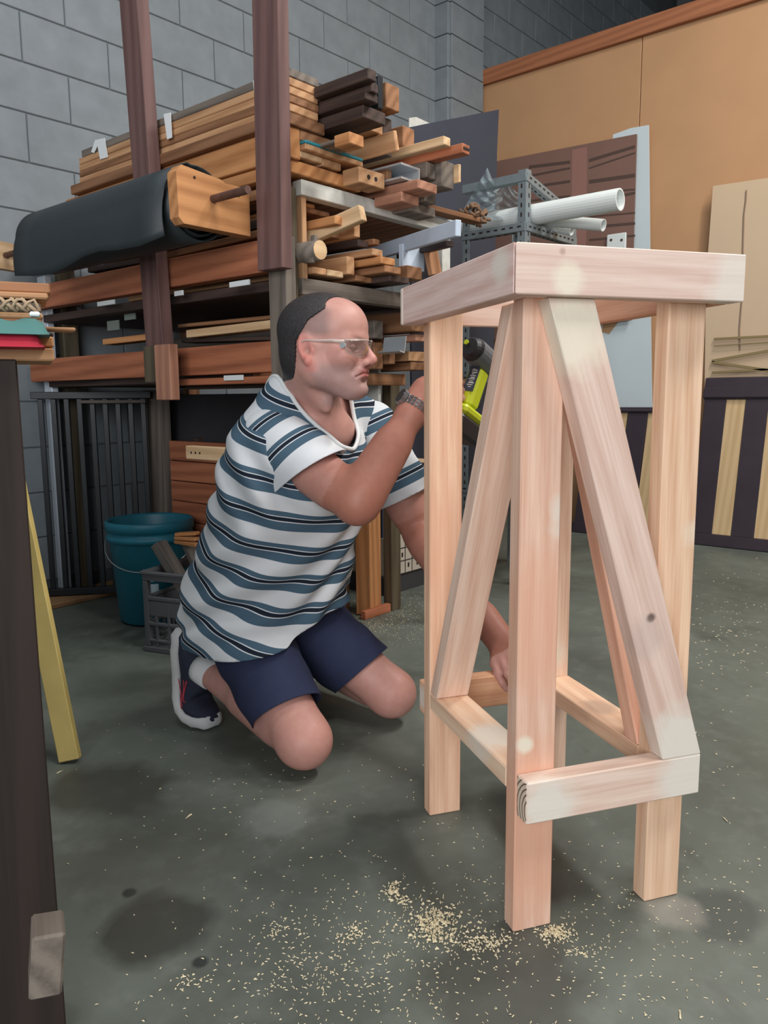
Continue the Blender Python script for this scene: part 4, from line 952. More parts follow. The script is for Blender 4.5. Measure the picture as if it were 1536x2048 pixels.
# ================================================================ THE MAN
# Bodies and clothes are grown from signed distance fields and meshed with surface nets.
def _smin(a, b, k):
    if k <= 0: return np.minimum(a, b)
    h = np.maximum(k-np.abs(a-b), 0)/k
    return np.minimum(a, b)-h*h*k*0.25
class Field:
    def __init__(s, lo, hi, h):
        s.h = h; s.o = np.array(lo, float); s.n = np.ceil((np.array(hi)-s.o)/h).astype(int)+1
        s.d = np.full(s.n, 0.5, np.float32)
        s.ax = [(s.o[i]+h*np.arange(s.n[i])).astype(np.float32) for i in range(3)]
    def region(s, lo, hi, m):
        sl = []
        for i in range(3):
            a = int(np.clip(math.floor((lo[i]-m-s.o[i])/s.h), 0, s.n[i])); b = int(np.clip(math.ceil((hi[i]+m-s.o[i])/s.h)+1, 0, s.n[i]))
            if b <= a: return None
            sl.append(slice(a, b))
        sl = tuple(sl)
        return sl, s.ax[0][sl[0]][:, None, None], s.ax[1][sl[1]][None, :, None], s.ax[2][sl[2]][None, None, :]
    def put(s, sl, p, k, op):
        if op == 'add': s.d[sl] = _smin(s.d[sl], p, k)
        else: s.d[sl] = -_smin(-s.d[sl], p, k)
    def cap(s, a, b, r1, r2, k=0.02, op='add'):
        a = np.array(a, float); b = np.array(b, float); r = max(r1, r2); R = s.region(np.minimum(a, b)-r, np.maximum(a, b)+r, max(k, .02)+.01)
        if R is None: return
        sl, x, y, z = R; ba = b-a; L = ba@ba
        t = np.clip(((x-a[0])*ba[0]+(y-a[1])*ba[1]+(z-a[2])*ba[2])/L, 0, 1)
        p = np.sqrt((x-a[0]-t*ba[0])**2+(y-a[1]-t*ba[1])**2+(z-a[2]-t*ba[2])**2)-(r1+(r2-r1)*t)
        s.put(sl, p, k, op)
    def ell(s, c, A, r, k=0.02, op='add'):
        """Ellipsoid with axes A (rows) and radii r."""
        c = np.array(c, float); r = np.array(r, float); R = s.region(c-r.max(), c+r.max(), max(k, .02)+.01)
        if R is None: return
        sl, x, y, z = R; dx, dy, dz = x-c[0], y-c[1], z-c[2]
        k0 = 0; k1 = 0
        for i in range(3):
            q = (dx*A[i][0]+dy*A[i][1]+dz*A[i][2])/r[i]; k0 = k0+q*q; k1 = k1+(q/r[i])**2
        k0 = np.sqrt(k0); p = k0*(k0-1)/np.maximum(np.sqrt(k1), 1e-6)
        s.put(sl, p, k, op)
    def loft(s, rows, k=0.03):
        """rows: (z, cx, cy, a, b) horizontal ellipses, ascending z."""
        rows = np.array(rows); zz = s.ax[2]
        z0_, z1_ = rows[0, 0], rows[-1, 0]
        I = [np.interp(zz, rows[:, 0], rows[:, j]).astype(np.float32)[None, None, :] for j in range(1, 5)]
        x = s.ax[0][:, None, None]; y = s.ax[1][None, :, None]
        q = np.sqrt(((x-I[0])/I[2])**2+((y-I[1])/I[3])**2)
        p = (q-1)*np.minimum(I[2], I[3])
        e = np.maximum(z0_-zz, zz-z1_)[None, None, :]
        p = np.maximum(p, e)
        s.d[:] = _smin(s.d, p.astype(np.float32), k)
    def mesh(s):
        d = s.d; sg = d < 0
        c = np.zeros(np.array(d.shape)-1, np.int8)
        cs = [(i, j, k) for i in (0, 1) for j in (0, 1) for k in (0, 1)]
        for (i, j, k) in cs: c += sg[i:d.shape[0]-1+i, j:d.shape[1]-1+j, k:d.shape[2]-1+k]
        idx = np.argwhere((c > 0) & (c < 8)); ids = np.full(c.shape, -1, np.int32); ids[tuple(idx.T)] = np.arange(len(idx))
        pos = np.zeros((len(idx), 3)); cnt = np.zeros(len(idx))
        for a in cs:
            for ax in range(3):
                if a[ax]: continue
                b = list(a); b[ax] = 1
                v0 = d[idx[:, 0]+a[0], idx[:, 1]+a[1], idx[:, 2]+a[2]]; v1 = d[idx[:, 0]+b[0], idx[:, 1]+b[1], idx[:, 2]+b[2]]
                x = (v0 < 0) != (v1 < 0); t = np.where(x, v0/np.where(x, v0-v1, 1), 0)
                pp = np.tile(np.array(a, float), (len(idx), 1)); pp[:, ax] += t
                pos += pp*x[:, None]; cnt += x
        vs = s.o+s.h*(idx+pos/np.maximum(cnt, 1)[:, None])
        fs = []
        for ax in range(3):
            b, c_ = (ax+1) % 3, (ax+2) % 3
            lo = [slice(None)]*3; hi = [slice(None)]*3; lo[ax] = slice(0, -1); hi[ax] = slice(1, None)
            s0, s1 = sg[tuple(lo)], sg[tuple(hi)]
            e = np.argwhere(s0 != s1)
            m_ok = (e[:, b] >= 1) & (e[:, c_] >= 1) & (e[:, b] <= d.shape[b]-2) & (e[:, c_] <= d.shape[c_]-2); e = e[m_ok]
            inside = s0[tuple(e.T)]
            q = []
            for (ob, oc) in ((-1, -1), (0, -1), (0, 0), (-1, 0)):
                f = e.copy(); f[:, b] += ob; f[:, c_] += oc; q.append(ids[tuple(f.T)])
            q = np.stack(q, 1); q[~inside] = q[~inside][:, ::-1]; fs.append(q)
        return vs, np.concatenate(fs)
def relax(vs, fs, n=1, lam=0.5):
    for _ in range(n):
        acc = np.zeros_like(vs); cnt = np.zeros(len(vs))
        for i in range(4):
            a, b = fs[:, i], fs[:, (i+1) % 4]
            np.add.at(acc, a, vs[b]); np.add.at(cnt, a, 1); np.add.at(acc, b, vs[a]); np.add.at(cnt, b, 1)
        ok = cnt > 0
        vs[ok] += lam*(acc[ok]/cnt[ok][:, None]-vs[ok])
    return vs
def clip(vs, faces, g):
    """Keep the part of a mesh where g(v) < 0; faces: list of index tuples."""
    gv = g(vs); vs = list(map(tuple, vs)); out = []; cut = {}
    for f in faces:
        s_ = [gv[i] < 0 for i in f]
        if all(s_): out.append(tuple(f)); continue
        if not any(s_): continue
        poly = []
        for i in range(len(f)):
            a, b = f[i], f[(i+1) % len(f)]
            if gv[a] < 0: poly.append(a)
            if (gv[a] < 0) != (gv[b] < 0):
                key = (min(a, b), max(a, b))
                if key not in cut:
                    t = gv[a]/(gv[a]-gv[b]); cut[key] = len(vs); vs.append(tuple(vs[a][k]+t*(vs[b][k]-vs[a][k]) for k in range(3)))
                poly.append(cut[key])
        if len(poly) >= 3: out.append(tuple(poly))
    used = sorted({i for f in out for i in f}); mp = {o: n for n, o in enumerate(used)}
    return np.array([vs[i] for i in used]), [tuple(mp[i] for i in f) for f in out]
def loops_of(faces):
    ed = {}
    for f in faces:
        for i in range(len(f)):
            a, b = f[i], f[(i+1) % len(f)]; ed[(a, b)] = 1
    nx = {a: b for (a, b) in ed if (b, a) not in ed}
    res = []; seen = set()
    for st in list(nx):
        if st in seen: continue
        lp = [st]; seen.add(st); c = nx[st]
        while c != st and c in nx and c not in seen: lp.append(c); seen.add(c); c = nx[c]
        res.append(lp)
    return res
def smooth_loop(pts, n=4):
    p = np.array(pts)
    for _ in range(n): p = (np.roll(p, 1, 0)+2*p+np.roll(p, -1, 0))/4
    return p
def to_obj(name, vs, faces, mt, parent, attr=None, face_attr=None):
    me = bpy.data.meshes.new(name); me.from_pydata(vs.tolist(), [], [tuple(int(i) for i in f) for f in faces]); me.update()
    me.polygons.foreach_set('use_smooth', [True]*len(me.polygons))
    if attr is not None:
        a = me.color_attributes.new('Col', 'FLOAT_COLOR', 'POINT'); a.data.foreach_set('color', np.concatenate([attr, np.ones((len(attr), 1))], 1).ravel())
    if face_attr is not None:
        a = me.attributes.new('stripe', 'FLOAT', 'CORNER'); a.data.foreach_set('value', face_attr(me))
    return obj(name, me, mt, parent)

nrm = lambda v: np.array(v, float)/np.linalg.norm(v)
A3 = lambda v: np.array(v, float)
J = {k: A3(PD(*v)) for k, v in dict(
    pelvis=(508, 1210, 2.12), hipR=(468, 1220, 2.07), hipL=(560, 1200, 2.21),
    kneeR=(606, 1478, 1.85), ankR=(412, 1342, 2.10), kneeL=(780, 1384, 2.13), ankL=(610, 1318, 2.42),
    belly=(540, 1110, 2.06), chest=(600, 950, 1.98), neck=(625, 800, 1.91), shR=(540, 872, 1.87), shL=(738, 852, 2.10),
    elR=(712, 1006, 1.75), wrR=(846, 784, 1.79), elL=(842, 1068, 2.12), wrL=(982, 1222, 2.06)).items()}
# head frame
ha = math.radians(19); hp = math.radians(2)
HF = nrm(RH*math.cos(ha)-FH*math.sin(ha)-ZU*math.tan(hp)); HL_ = nrm(np.cross(ZU, HF)); HU = np.cross(HF, HL_)
H0 = A3(PD(752, 722, 1.745))-HF*.126+HU*.022
HA = [HF, HL_, HU]
def hd(f, l, u): return H0+HF*f+HL_*l+HU*u

# ---- hand builder: returns capsule segments
def hand(wr, d, n, thumb_side, curls, splay=0.0, sc=1.0, thumb=None):
    """wr wrist, d direction of the metacarpals, n out of the back of the hand, thumb_side +-1 along cross(d, n)."""
    d = nrm(d); n = nrm(n-d*(n@d)); s_ = np.cross(d, n)*thumb_side; seg = []
    palm = []
    for i, off in enumerate((.030, .010, -.010, -.029)):
        k0 = wr+d*.012*sc+s_*off*.55*sc; k1 = wr+d*(.088-.004*abs(i-1))*sc+s_*off*sc
        palm.append((k0, k1, .0145*sc, .0120*sc))
        L = np.array([(.040, .024, .019), (.045, .028, .020), (.041, .026, .019), (.032, .020, .017)][i])*sc
        a = 0.0; p = k1
        for j in range(3):
            a += curls[j]
            dd = nrm(d*math.cos(a)-n*math.sin(a)+s_*splay*(1.5-i)*.3*math.cos(a)); q = p+dd*L[j]
            r0 = (.0100, .0088, .0080)[j]*sc; seg.append((p, q, r0, r0*.9)); p = q
    th = thumb or (.9, .35)
    p = wr+d*.022*sc+s_*.026*sc-n*.006*sc; dd = nrm(d*math.cos(th[0])+s_*math.sin(th[0])-n*.35); q = p+dd*.040*sc; seg.append((p, q, .0155*sc, .0120*sc))
    dd2 = nrm(dd*math.cos(th[1])+d*math.sin(th[1])-n*.35); q2 = q+dd2*.032*sc; seg.append((q, q2, .0112*sc, .0100*sc))
    dd3 = nrm(dd2+d*.3-n*.3); seg.append((q2, q2+dd3*.026*sc, .0100*sc, .0088*sc))
    return palm, seg, s_
# drill pose first, so that the hand can close on its handle
grip = A3(PD(944, 776, 1.86))
hd_dir = nrm(-_up*.94-_rt*.32-_fw*.10)               # handle runs down from the housing to the battery
dr_b = nrm(_rt*.62+_fw*.74+_up*.10); dr_b = nrm(dr_b-hd_dir*(hd_dir@dr_b))   # barrel points away under the top frame
dr_c = grip-hd_dir*.078
hR_d = nrm(grip-J['wrR']); hR_n = nrm(-_fw*.95-_rt*.25)
J['wrR2'] = J['wrR']
hR_k = grip-_rt*.030+hR_n*.030
hR = hand(hR_k-nrm(hR_k-J['wrR'])*.088, hR_k-J['wrR'], hR_n, -1, (.60, 1.3, .9), 0.0, 1.0, (.5, .4))
J['wrR2'] = hR_k-nrm(hR_k-J['wrR'])*.088
# left hand on the back stretcher of the stool
st_b = A3(SP(.20, b_+T7*1.5, z0+W7))
hL_d = nrm(st_b+ZU*.012-J['wrL']); hL_n = nrm(ZU*.8-RH*.5)
wl = st_b+ZU*.03-hL_d*.085
J['wrL'] = wl
hL = hand(wl, hL_d, hL_n, -1, (.35, .75, .5), .2, 1.0, (.8, .3))

def build_body(F):
    # trunk (mostly under clothes)
    p = J['pelvis']; X3 = np.eye(3)
    F.ell(p, X3, (.155, .115, .10), .03); F.cap(p, J['belly'], .115, .125, .04); F.cap(J['belly'], J['chest'], .125, .125, .05)
    F.ell(J['chest'], X3, (.150, .105, .13), .04)
    nb = J['neck']
    F.cap(J['shR']+(.02, 0, -.012), nb+(-.03, .02, -.012), .042, .040, .04); F.cap(J['shL']+(-.02, 0, -.012), nb+(.03, .02, -.012), .042, .040, .04)
    F.cap(nb+(0, .02, .02), J['shR']+(.06, .01, .02), .040, .022, .035); F.cap(nb+(0, .02, .02), J['shL']+(-.06, .01, .02), .040, .022, .035)
    # arms
    for s_, e_, w_ in (('shR', 'elR', 'wrR2'), ('shL', 'elL', 'wrL')):
        S_, E_, W_ = J[s_], J[e_], J[w_]
        F.ell(S_+(0, 0, .0), X3, (.055, .058, .06), .04); F.cap(S_, E_, .054, .046, .03); F.cap(S_*.5+E_*.5, E_*.75+S_*.25, .055, .050, .03)
        F.cap(E_, W_, .045, .029, .02); F.cap(E_*.88+W_*.12, E_*.5+W_*.5, .050, .040, .03)
        ud = nrm(E_-S_); F.ell(E_+ud*.012, X3, (.036, .036, .036), .02)
        F.cap(E_*.2+W_*.8, W_, .033, .030, .02)
    for palm, seg, s_ in (hR, hL):
        for a, b, r1, r2 in palm: F.cap(a, b, r1, r2, .014)
        for a, b, r1, r2 in seg: F.cap(a, b, r1, r2, .005)
    # legs
    for h_, k_, a_n in (('hipR', 'kneeR', 'ankR'), ('hipL', 'kneeL', 'ankL')):
        Hp, Kn, An = J[h_], J[k_], J[a_n]
        F.cap(Hp, Kn, .085, .062, .02); F.ell(Kn, X3, (.060, .062, .058), .03)
        td = nrm(Kn-Hp); F.ell(Kn+td*.014+(0, -.004, 0), X3, (.046, .044, .046), .03)
        F.cap(Kn+(0, 0, -.008), An, .052, .034, .012); F.cap(Kn*.78+An*.22, Kn*.45+An*.55, .054, .046, .02)
        F.cap(An, An+(0.0, .02, .0), .032, .028, .015)
    # neck
    F.cap(hd(-.022, 0, -.035), nb+(0, .0, -.02), .056, .060, .03); F.cap(hd(-.045, 0, -.03), nb+(0, .03, .0), .045, .05, .03)
    for s_ in (-1, 1): F.cap(hd(-.018, s_*.050, -.045), nb+(s_*.018, -.062, -.045), .014, .011, .025)
    F.ell(nb+(0, -.040, -.075), X3, (.095, .050, .055), .04)
    # Adam's apple
    F.ell(hd(.010, 0, -.120), X3, (.012, .012, .016), .04)
    # skull and face
    F.ell(hd(-.006, 0, .043), HA, (.098, .075, .078), .03)
    F.ell(hd(.048, 0, .052), HA, (.048, .060, .052), .03)
    F.ell(hd(.042, 0, -.018), HA, (.052, .056, .066), .03)
    F.ell(hd(.058, 0, -.055), HA, (.036, .040, .042), .03)
    for s_ in (-1, 1):
        F.cap(hd(.008, s_*.046, -.050), hd(.070, s_*.018, -.086), .021, .018, .03)
        F.cap(hd(.0, s_*.052, -.005), hd(.010, s_*.050, -.055), .018, .018, .03)
        F.ell(hd(.064, s_*.044, -.014), HA, (.024, .020, .019), .025)
        F.cap(hd(.089, s_*.012, .026), hd(.074, s_*.046, .023), .0105, .009, .014)
    F.ell(hd(.086, 0, -.086), HA, (.019, .023, .017), .02)
    F.ell(hd(.080, 0, -.048), HA, (.020, .034, .024), .02)
    for s_ in (-1, 1):
        F.ell(hd(.099, s_*.031, .004), HA, (.023, .022, .0130), .010, 'sub')
        F.ell(hd(.0735, s_*.0315, .006), HA, (.0145, .0160, .0120), .004)
        F.cap(hd(.088, s_*.018, .004), hd(.080, s_*.045, .003), .0012, .0012, .003, 'sub')
        # laugh line from nostril to mouth corner
        F.cap(hd(.101, s_*.022, -.020), hd(.088, s_*.038, -.046), .0010, .0008, .016, 'sub')
    F.cap(hd(.092, 0, .018), hd(.115, 0, -.016), .0078, .0105, .010); F.ell(hd(.115, 0, -.021), HA, (.0115, .0115, .0105), .008)
    for s_ in (-1, 1):
        F.ell(hd(.1035, s_*.0125, -.026), HA, (.0125, .0075, .0085), .006)
        F.ell(hd(.108, s_*.0075, -.0345), HA, (.006, .0032, .0045), .003, 'sub')
    # lips: shut tight, corners drawn down
    F.ell(hd(.0960, 0, -.0445), HA, (.0105, .024, .0055), .006); F.ell(hd(.0945, 0, -.0550), HA, (.0110, .023, .0062), .006)
    F.cap(hd(.1065, 0, -.0490), hd(.100, .017, -.0505), .0015, .0015, .003, 'sub'); F.cap(hd(.1065, 0, -.0490), hd(.100, -.017, -.0505), .0015, .0015, .003, 'sub')
    for s_ in (-1, 1): F.cap(hd(.1005, s_*.017, -.0505), hd(.0900, s_*.031, -.0585), .0013, .0012, .006, 'sub')
    F.ell(hd(.1035, 0, -.0685), HA, (.0065, .018, .0045), .012, 'sub')
    # ears
    for s_ in (-1, 1):
        EA = [nrm(HF*.93+HL_*(-s_)*.30+HU*.18), nrm(HL_*s_+HF*.33), nrm(HU-HF*.22)]
        F.ell(hd(-.012, s_*.073, .002), EA, (.018, .0085, .033), .008)
        F.ell(hd(-.012, s_*.083, .006), EA, (.0115, .006, .022), .005, 'sub')
        F.ell(hd(-.006, s_*.082, -.004), EA, (.008, .010, .009), .004, 'sub')
        F.ell(hd(-.004, s_*.078, -.027), EA, (.009, .006, .010), .005)
        F.ell(hd(.006, s_*.072, -.003), EA, (.005, .005, .008), .006)
def bounds(pts, m): p = np.array(pts); return p.min(0)-m, p.max(0)+m
def in_box(v, lo, hi): return np.all((v >= lo) & (v <= hi), axis=1)
# coarse trunk and limbs, fine head and hands
bl_, bh_ = bounds(list(J.values())+[st_b, grip], .12); Fc = Field((bl_[0], bl_[1], -.012), (bh_[0], bh_[1], 1.18), .006); build_body(Fc); vc, fc = Fc.mesh()
fine = []
fine.append(bounds([H0+HF*.13, H0-HF*.11, H0+HU*.13, H0-HU*.14+HF*.05, H0+HL_*.09, H0-HL_*.09], .012)+(.0022,))
for palm, seg, s_ in (hR, hL): fine.append(bounds([a for a, b, r1, r2 in palm+seg]+[b for a, b, r1, r2 in palm+seg], .022)+(.003,))
keep = np.ones(len(fc), bool); ctr_f = vc[fc].mean(1)
allv, allf = [], []
for lo, hi, h in fine: keep &= ~in_box(ctr_f, lo+.006, hi-.006)
allv.append(vc); allf.append(fc[keep]); off = len(vc)
for lo, hi, h in fine:
    Fh = Field(lo, hi, h); build_body(Fh); v2, f2 = Fh.mesh(); allv.append(v2); allf.append(f2+off); off += len(v2)
vb = np.concatenate(allv); fb = np.concatenate(allf)
used = np.unique(fb); mp = np.full(len(vb), -1); mp[used] = np.arange(len(used)); vb = vb[used]; fb = mp[fb]
vb = relax(vb, fb, 1, .35)
# skin colours
def lin(*c): return np.array(srgb(*c)[:3])
q = vb-H0; hf, hl, hu = q@HF, q@HL_, q@HU
col = np.tile(lin(192, 145, 134), (len(vb), 1))
def blend(w, c): 
    global col
    w = np.clip(w, 0, 1)[:, None]; col = col*(1-w)+np.array(c)*w
def gauss(c, r): return np.exp(-(((hf-c[0])/r[0])**2+((hl-c[1])/r[1])**2+((hu-c[2])/r[2])**2))
def sstep(x, a, b): t = np.clip((x-a)/(b-a), 0, 1); return t*t*(3-2*t)
ishead = (np.linalg.norm(q, axis=1) < .19)
isneck = ishead & (hu < -.085)
# tanned arms, with their shade tinted into the skin colour
for a, b, c_ in (('shR', 'elR', 0), ('elR', 'wrR2', 1), ('shL', 'elL', 0), ('elL', 'wrL', 1)):
    ba = J[b]-J[a]; t = np.clip((vb-J[a])@ba/(ba@ba), 0, 1); dd = np.linalg.norm(vb-J[a]-t[:, None]*ba, axis=1)
    w = (dd < .075)*(~ishead)*(.9 if c_ else .6*sstep(t, .3, .9))
    blend(w, lin(162, 108, 91))
stub = ishead*sstep(-hu, .018, .045)*sstep(hf, -.01, .02)*(1-sstep(-hu, .118, .135))
stub = stub*(1-.75*gauss((.10, 0, -.02), (.03, .03, .02)))
blend(.62*stub, lin(146, 126, 124))
blend(.5*ishead*gauss((.06, -.045, -.01), (.03, .025, .02))+.5*ishead*gauss((.06, .045, -.01), (.03, .025, .02)), lin(214, 140, 130))
blend(.45*ishead*gauss((.115, 0, -.02), (.02, .02, .02)), lin(206, 128, 120))
blend(.85*ishead*(gauss((.102, 0, -.0450), (.013, .026, .0055))+gauss((.101, 0, -.0550), (.013, .025, .006))), lin(190, 104, 102))
blend(.6*ishead*sstep(np.abs(hl), .072, .080)*(np.abs(hu) < .05), lin(208, 122, 112))
# cropped grey temples and brows, shade painted into the crease of the shut eyes
blend(.60*ishead*sstep(np.abs(hl), .048, .066)*sstep(hu, .020, .04)*(1-sstep(hf, .025, .055))*(1-sstep(hu, .085, .10)), lin(112, 104, 104))
for s_ in (-1, 1):
    blend(.55*ishead*np.exp(-(((hl-s_*.030)/.020)**2+((hu-.0265-.004*(np.abs(hl)-.03)/.02)/.0045)**2))*(hf > .06), lin(120, 92, 84))
    blend(.8*ishead*np.exp(-(((hl-s_*.031)/.017)**2+((hu-.0035)/.0028)**2))*(hf > .06), lin(84, 54, 52)); blend(.35*ishead*np.exp(-(((hl-s_*.031)/.022)**2+((hu-.006)/.014)**2))*(hf > .055), lin(140, 100, 96))
for k_ in ('kneeR', 'kneeL'): blend(.55*np.exp(-(np.linalg.norm(vb-J[k_], axis=1)/.06)**2), lin(198, 128, 112))
m, nt, bs = new_mat('skin'); at_ = N(nt, 'ShaderNodeVertexColor'); at_.layer_name = 'Col'
tc = N(nt, 'ShaderNodeTexCoord'); nz = noise(nt, tc.outputs['Object'], 60, 4); nz2 = noise(nt, tc.outputs['Object'], 400, 2)
nt.links.new(mixrgb(nt, at_.outputs[0], ramp(nt, nz, [(.3, (.42, .36, .34, 1)), (.7, (.60, .58, .57, 1))]), .35, 'SOFT_LIGHT'), bs.inputs['Base Color'])
bs.inputs['Roughness'].default_value = .5; bs.inputs['Specular IOR Level'].default_value = .35; bump(nt, bs, nz2, .12, .0006)
M_skin = m
man = thing('person', (1.35, 1.55, 0), 'kneeling man in striped shirt and dark shorts holding a power drill', 'person')
to_obj('body', vb, fb, M_skin, man, col)

# ---- hair: close cap on the back and top, receding in front
lo, hi = bounds([hd(-.12, -.09, -.09), hd(.09, .09, .14), hd(-.12, .09, .14), hd(.09, -.09, -.09)], .01)
Fh = Field(lo, hi, .003)
Fh.ell(hd(-.008, 0, .045), HA, (.104, .080, .083), .03); Fh.cap(hd(-.045, 0, -.03), J['neck']+(0, .03, 0), .051, .052, .03); Fh.ell(hd(-.03, 0, -.01), HA, (.068, .062, .06), .03)
vh, fh = Fh.mesh(); vh = relax(vh, fh, 2)
def g_hair(v):
    q = np.asarray(v)-H0; f, l, u = q@HF, q@HL_, q@HU; al = np.abs(l)
    line = np.where(u > .088, .028-(u-.088)*.2, np.where(u > .062, -.006+(u-.062)*1.3, np.where(u > .02, -.032+(u-.02)*.62, -.038-(.02-u)*.10)))
    line = line + np.clip((.05-al)/.05, 0, 1)*.020*(u > .06)
    g = f-line+.0009*np.sin(u*700+l*500)
    g = np.maximum(g, (-.082-u))                        # nape
    g = np.maximum(g, .0)*0+np.where(u < -.082, .01, g)
    return g
vh, fh = clip(vh, [tuple(f) for f in fh], g_hair)
m, nt, bs = new_mat('dark_hair'); tc = N(nt, 'ShaderNodeTexCoord'); mp_ = N(nt, 'ShaderNodeMapping'); nt.links.new(tc.outputs['Object'], mp_.inputs[0]); mp_.inputs['Scale'].default_value = (200, 200, 60)
nz = noise(nt, mp_.outputs[0], 2.5, 3); nt.links.new(ramp(nt, nz, [(.3, srgb(26, 24, 26)), (.75, srgb(58, 54, 56))]), bs.inputs['Base Color']); bs.inputs['Roughness'].default_value = .55; bump(nt, bs, nz, .8, .003)
ho = to_obj('hair', vh, fh, m, man)
sm = ho.modifiers.new('solid', 'SOLIDIFY'); sm.thickness = .006; sm.offset = -1

# ---- T-shirt
rows_px = [(1330, 384, 688, 2.11), (1285, 380, 690, 2.11), (1230, 377, 692, 2.11), (1150, 390, 700, 2.08), (1060, 413, 722, 2.03), (980, 434, 738, 1.98), (920, 446, 738, 1.95), (870, 462, 728, 1.93), (830, 500, 700, 1.92), (800, 540, 680, 1.91)]
rows = []
for (y, xl, xr, dp) in rows_px:
    c = PD((xl+xr)/2, y, dp); E = (xr-xl)/2/F_PX*dp; a = E/.90; rows.append((c.z, c.x, c.y, a, a*.80))
Fs = Field((.98, 1.14, .16), (1.92, 1.95, .99), .006)
Fs.loft(rows, .02)
tors = Fs.d.copy()
nb = J['neck']
Fs.cap(J['shR']+(.01, .01, .005), nb+(-.05, .03, .01), .070, .060, .05); Fs.cap(J['shL']+(-.01, .01, .005), nb+(.05, .03, .01), .070, .060, .05)
for h_, k_ in (('hipR', 'kneeR'), ('hipL', 'kneeL')): Fs.cap(J[h_]+(0, 0, .02), J[h_]*.62+J[k_]*.38+(0, 0, .01), .128, .118, .05)
slR = J['shR']+(J['elR']-J['shR'])*.62; slL = J['shL']+(J['elL']-J['shL'])*.66
# folds: drawn cloth from armpit to belly, gathers at the waist
axs = nrm(J['neck']-J['pelvis'])
X_, Y_, Z_ = np.meshgrid(Fs.ax[0], Fs.ax[1], Fs.ax[2], indexing='ij')
wv = np.exp(-((Z_-.42)/.16)**2)*.0080*np.sin(60*(Z_+.55*(Y_-1.5))+6*np.sin(9*X_+7*Y_))
wv += np.exp(-((Z_-.68)/.10)**2)*.0070*np.sin(75*(Z_*.55-.8*(Y_-1.4))+4*np.sin(11*X_))
wv += np.exp(-((Z_-.29)/.05)**2)*.0065*np.sin(38*Y_+30*X_+3*np.sin(20*Z_))
Fs.d += wv.astype(np.float32); del X_, Y_, Z_, wv
vs_, fs_ = Fs.mesh(); vs_ = relax(vs_, fs_, 2)
Nb = A3(PD(548, 772, 1.99)); Nf = A3(PD(694, 900, 1.86)); nc = (Nb+Nf)/2; e1 = (Nf-Nb)/2*1.02; e2 = np.array([1, .0, 0.]); e2 = nrm(e2-nrm(e1)*(nrm(e1)@e2))*.098
nn = nrm(np.cross(e1, e2)); nn = nn if nn[2] > 0 else -nn
def g_neck(v): v = np.asarray(v)-nc; qq = (v@e1/(e1@e1))**2+(v@e2/(e2@e2))**2; return np.where(v@nn > -.10, 1-qq, -1)
def g_sl(v, S_, c, dr, R_=.13):
    v = np.asarray(v); a = (v-c)@dr; t = np.clip((v-S_)@dr, 0, 1)
    dist = np.linalg.norm(v-S_-((v-S_)@dr)[:, None]*dr, axis=1); return np.minimum(a, R_-dist)
drR = nrm(J['elR']-J['shR']); drL = nrm(J['elL']-J['shL'])
hm = [A3(PD(384, 1284, 2.00)), A3(PD(560, 1268, 1.96)), A3(PD(690, 1204, 2.08))]
hn = nrm(np.cross(hm[1]-hm[0], hm[2]-hm[0])); hn = hn if hn[2] < 0 else -hn
fl_ = [tuple(f) for f in fs_]
vs_, fl_ = clip(vs_, fl_, g_neck)
neck_pts = vs_[sorted(loops_of(fl_), key=lambda l: -len(l))[0]]
vs_, fl_ = clip(vs_, fl_, lambda v: (np.asarray(v)-hm[0])@hn+.006*np.sin(22*np.asarray(v)[:, 0]+16*np.asarray(v)[:, 1]))
def sleeve(S_, E_, sl, extra, hem_c, hem_n, fr):
    lo_, hi_ = bounds([S_, E_, hem_c], .14); Fv = Field(lo_, hi_, .005)
    Fv.cap(S_+(E_-S_)*.03+(-_fw*.01), S_+(E_-S_)*.80, .076, .083, .03)
    for (a_x, b_x, r1, r2) in extra: Fv.cap(a_x, b_x, r1, r2, .05)
    Xa, Ya, Za = np.meshgrid(Fv.ax[0], Fv.ax[1], Fv.ax[2], indexing='ij'); u_ = (Xa-S_[0])*_rt[0]+(Ya-S_[1])*_rt[1]; w_ = (Xa-S_[0])*_fw[0]+(Ya-S_[1])*_fw[1]
    t_ = ((Xa-S_[0])*(E_-S_)[0]+(Ya-S_[1])*(E_-S_)[1]+(Za-S_[2])*(E_-S_)[2])/((E_-S_)@(E_-S_))
    Fv.d += (.0045*np.clip(t_, 0, 1)*np.sin(70*u_-45*Za+fr)+.003*np.sin(42*Za+55*w_+2*fr)*np.clip(t_, 0, 1)).astype(np.float32)
    v_, f_ = Fv.mesh(); v_ = relax(v_, f_, 2)
    return clip(v_, [tuple(f) for f in f_], lambda v: (np.asarray(v)-hem_c)@hem_n)
hcR = A3(PD(590, 966, 1.83)); hnR = nrm(_rt*.52-_up*.85-_fw*.05)
vR, fR_ = sleeve(J['shR'], J['elR'], slR, [(J['shR']+(J['elR']-J['shR'])*.2, A3(PD(566, 990, 1.85)), .070, .052)], hcR, hnR, 0.)
vL, fL_ = sleeve(J['shL'], J['elL'], slL, [], slL, nrm(drL-.0*ZU), 1.)
nT, nR = len(fl_), len(fR_)
fl_ = list(fl_)+[tuple(i+len(vs_) for i in f) for f in fR_]+[tuple(i+len(vs_)+len(vR) for i in f) for f in fL_]; vs_ = np.concatenate([vs_, vR, vL])
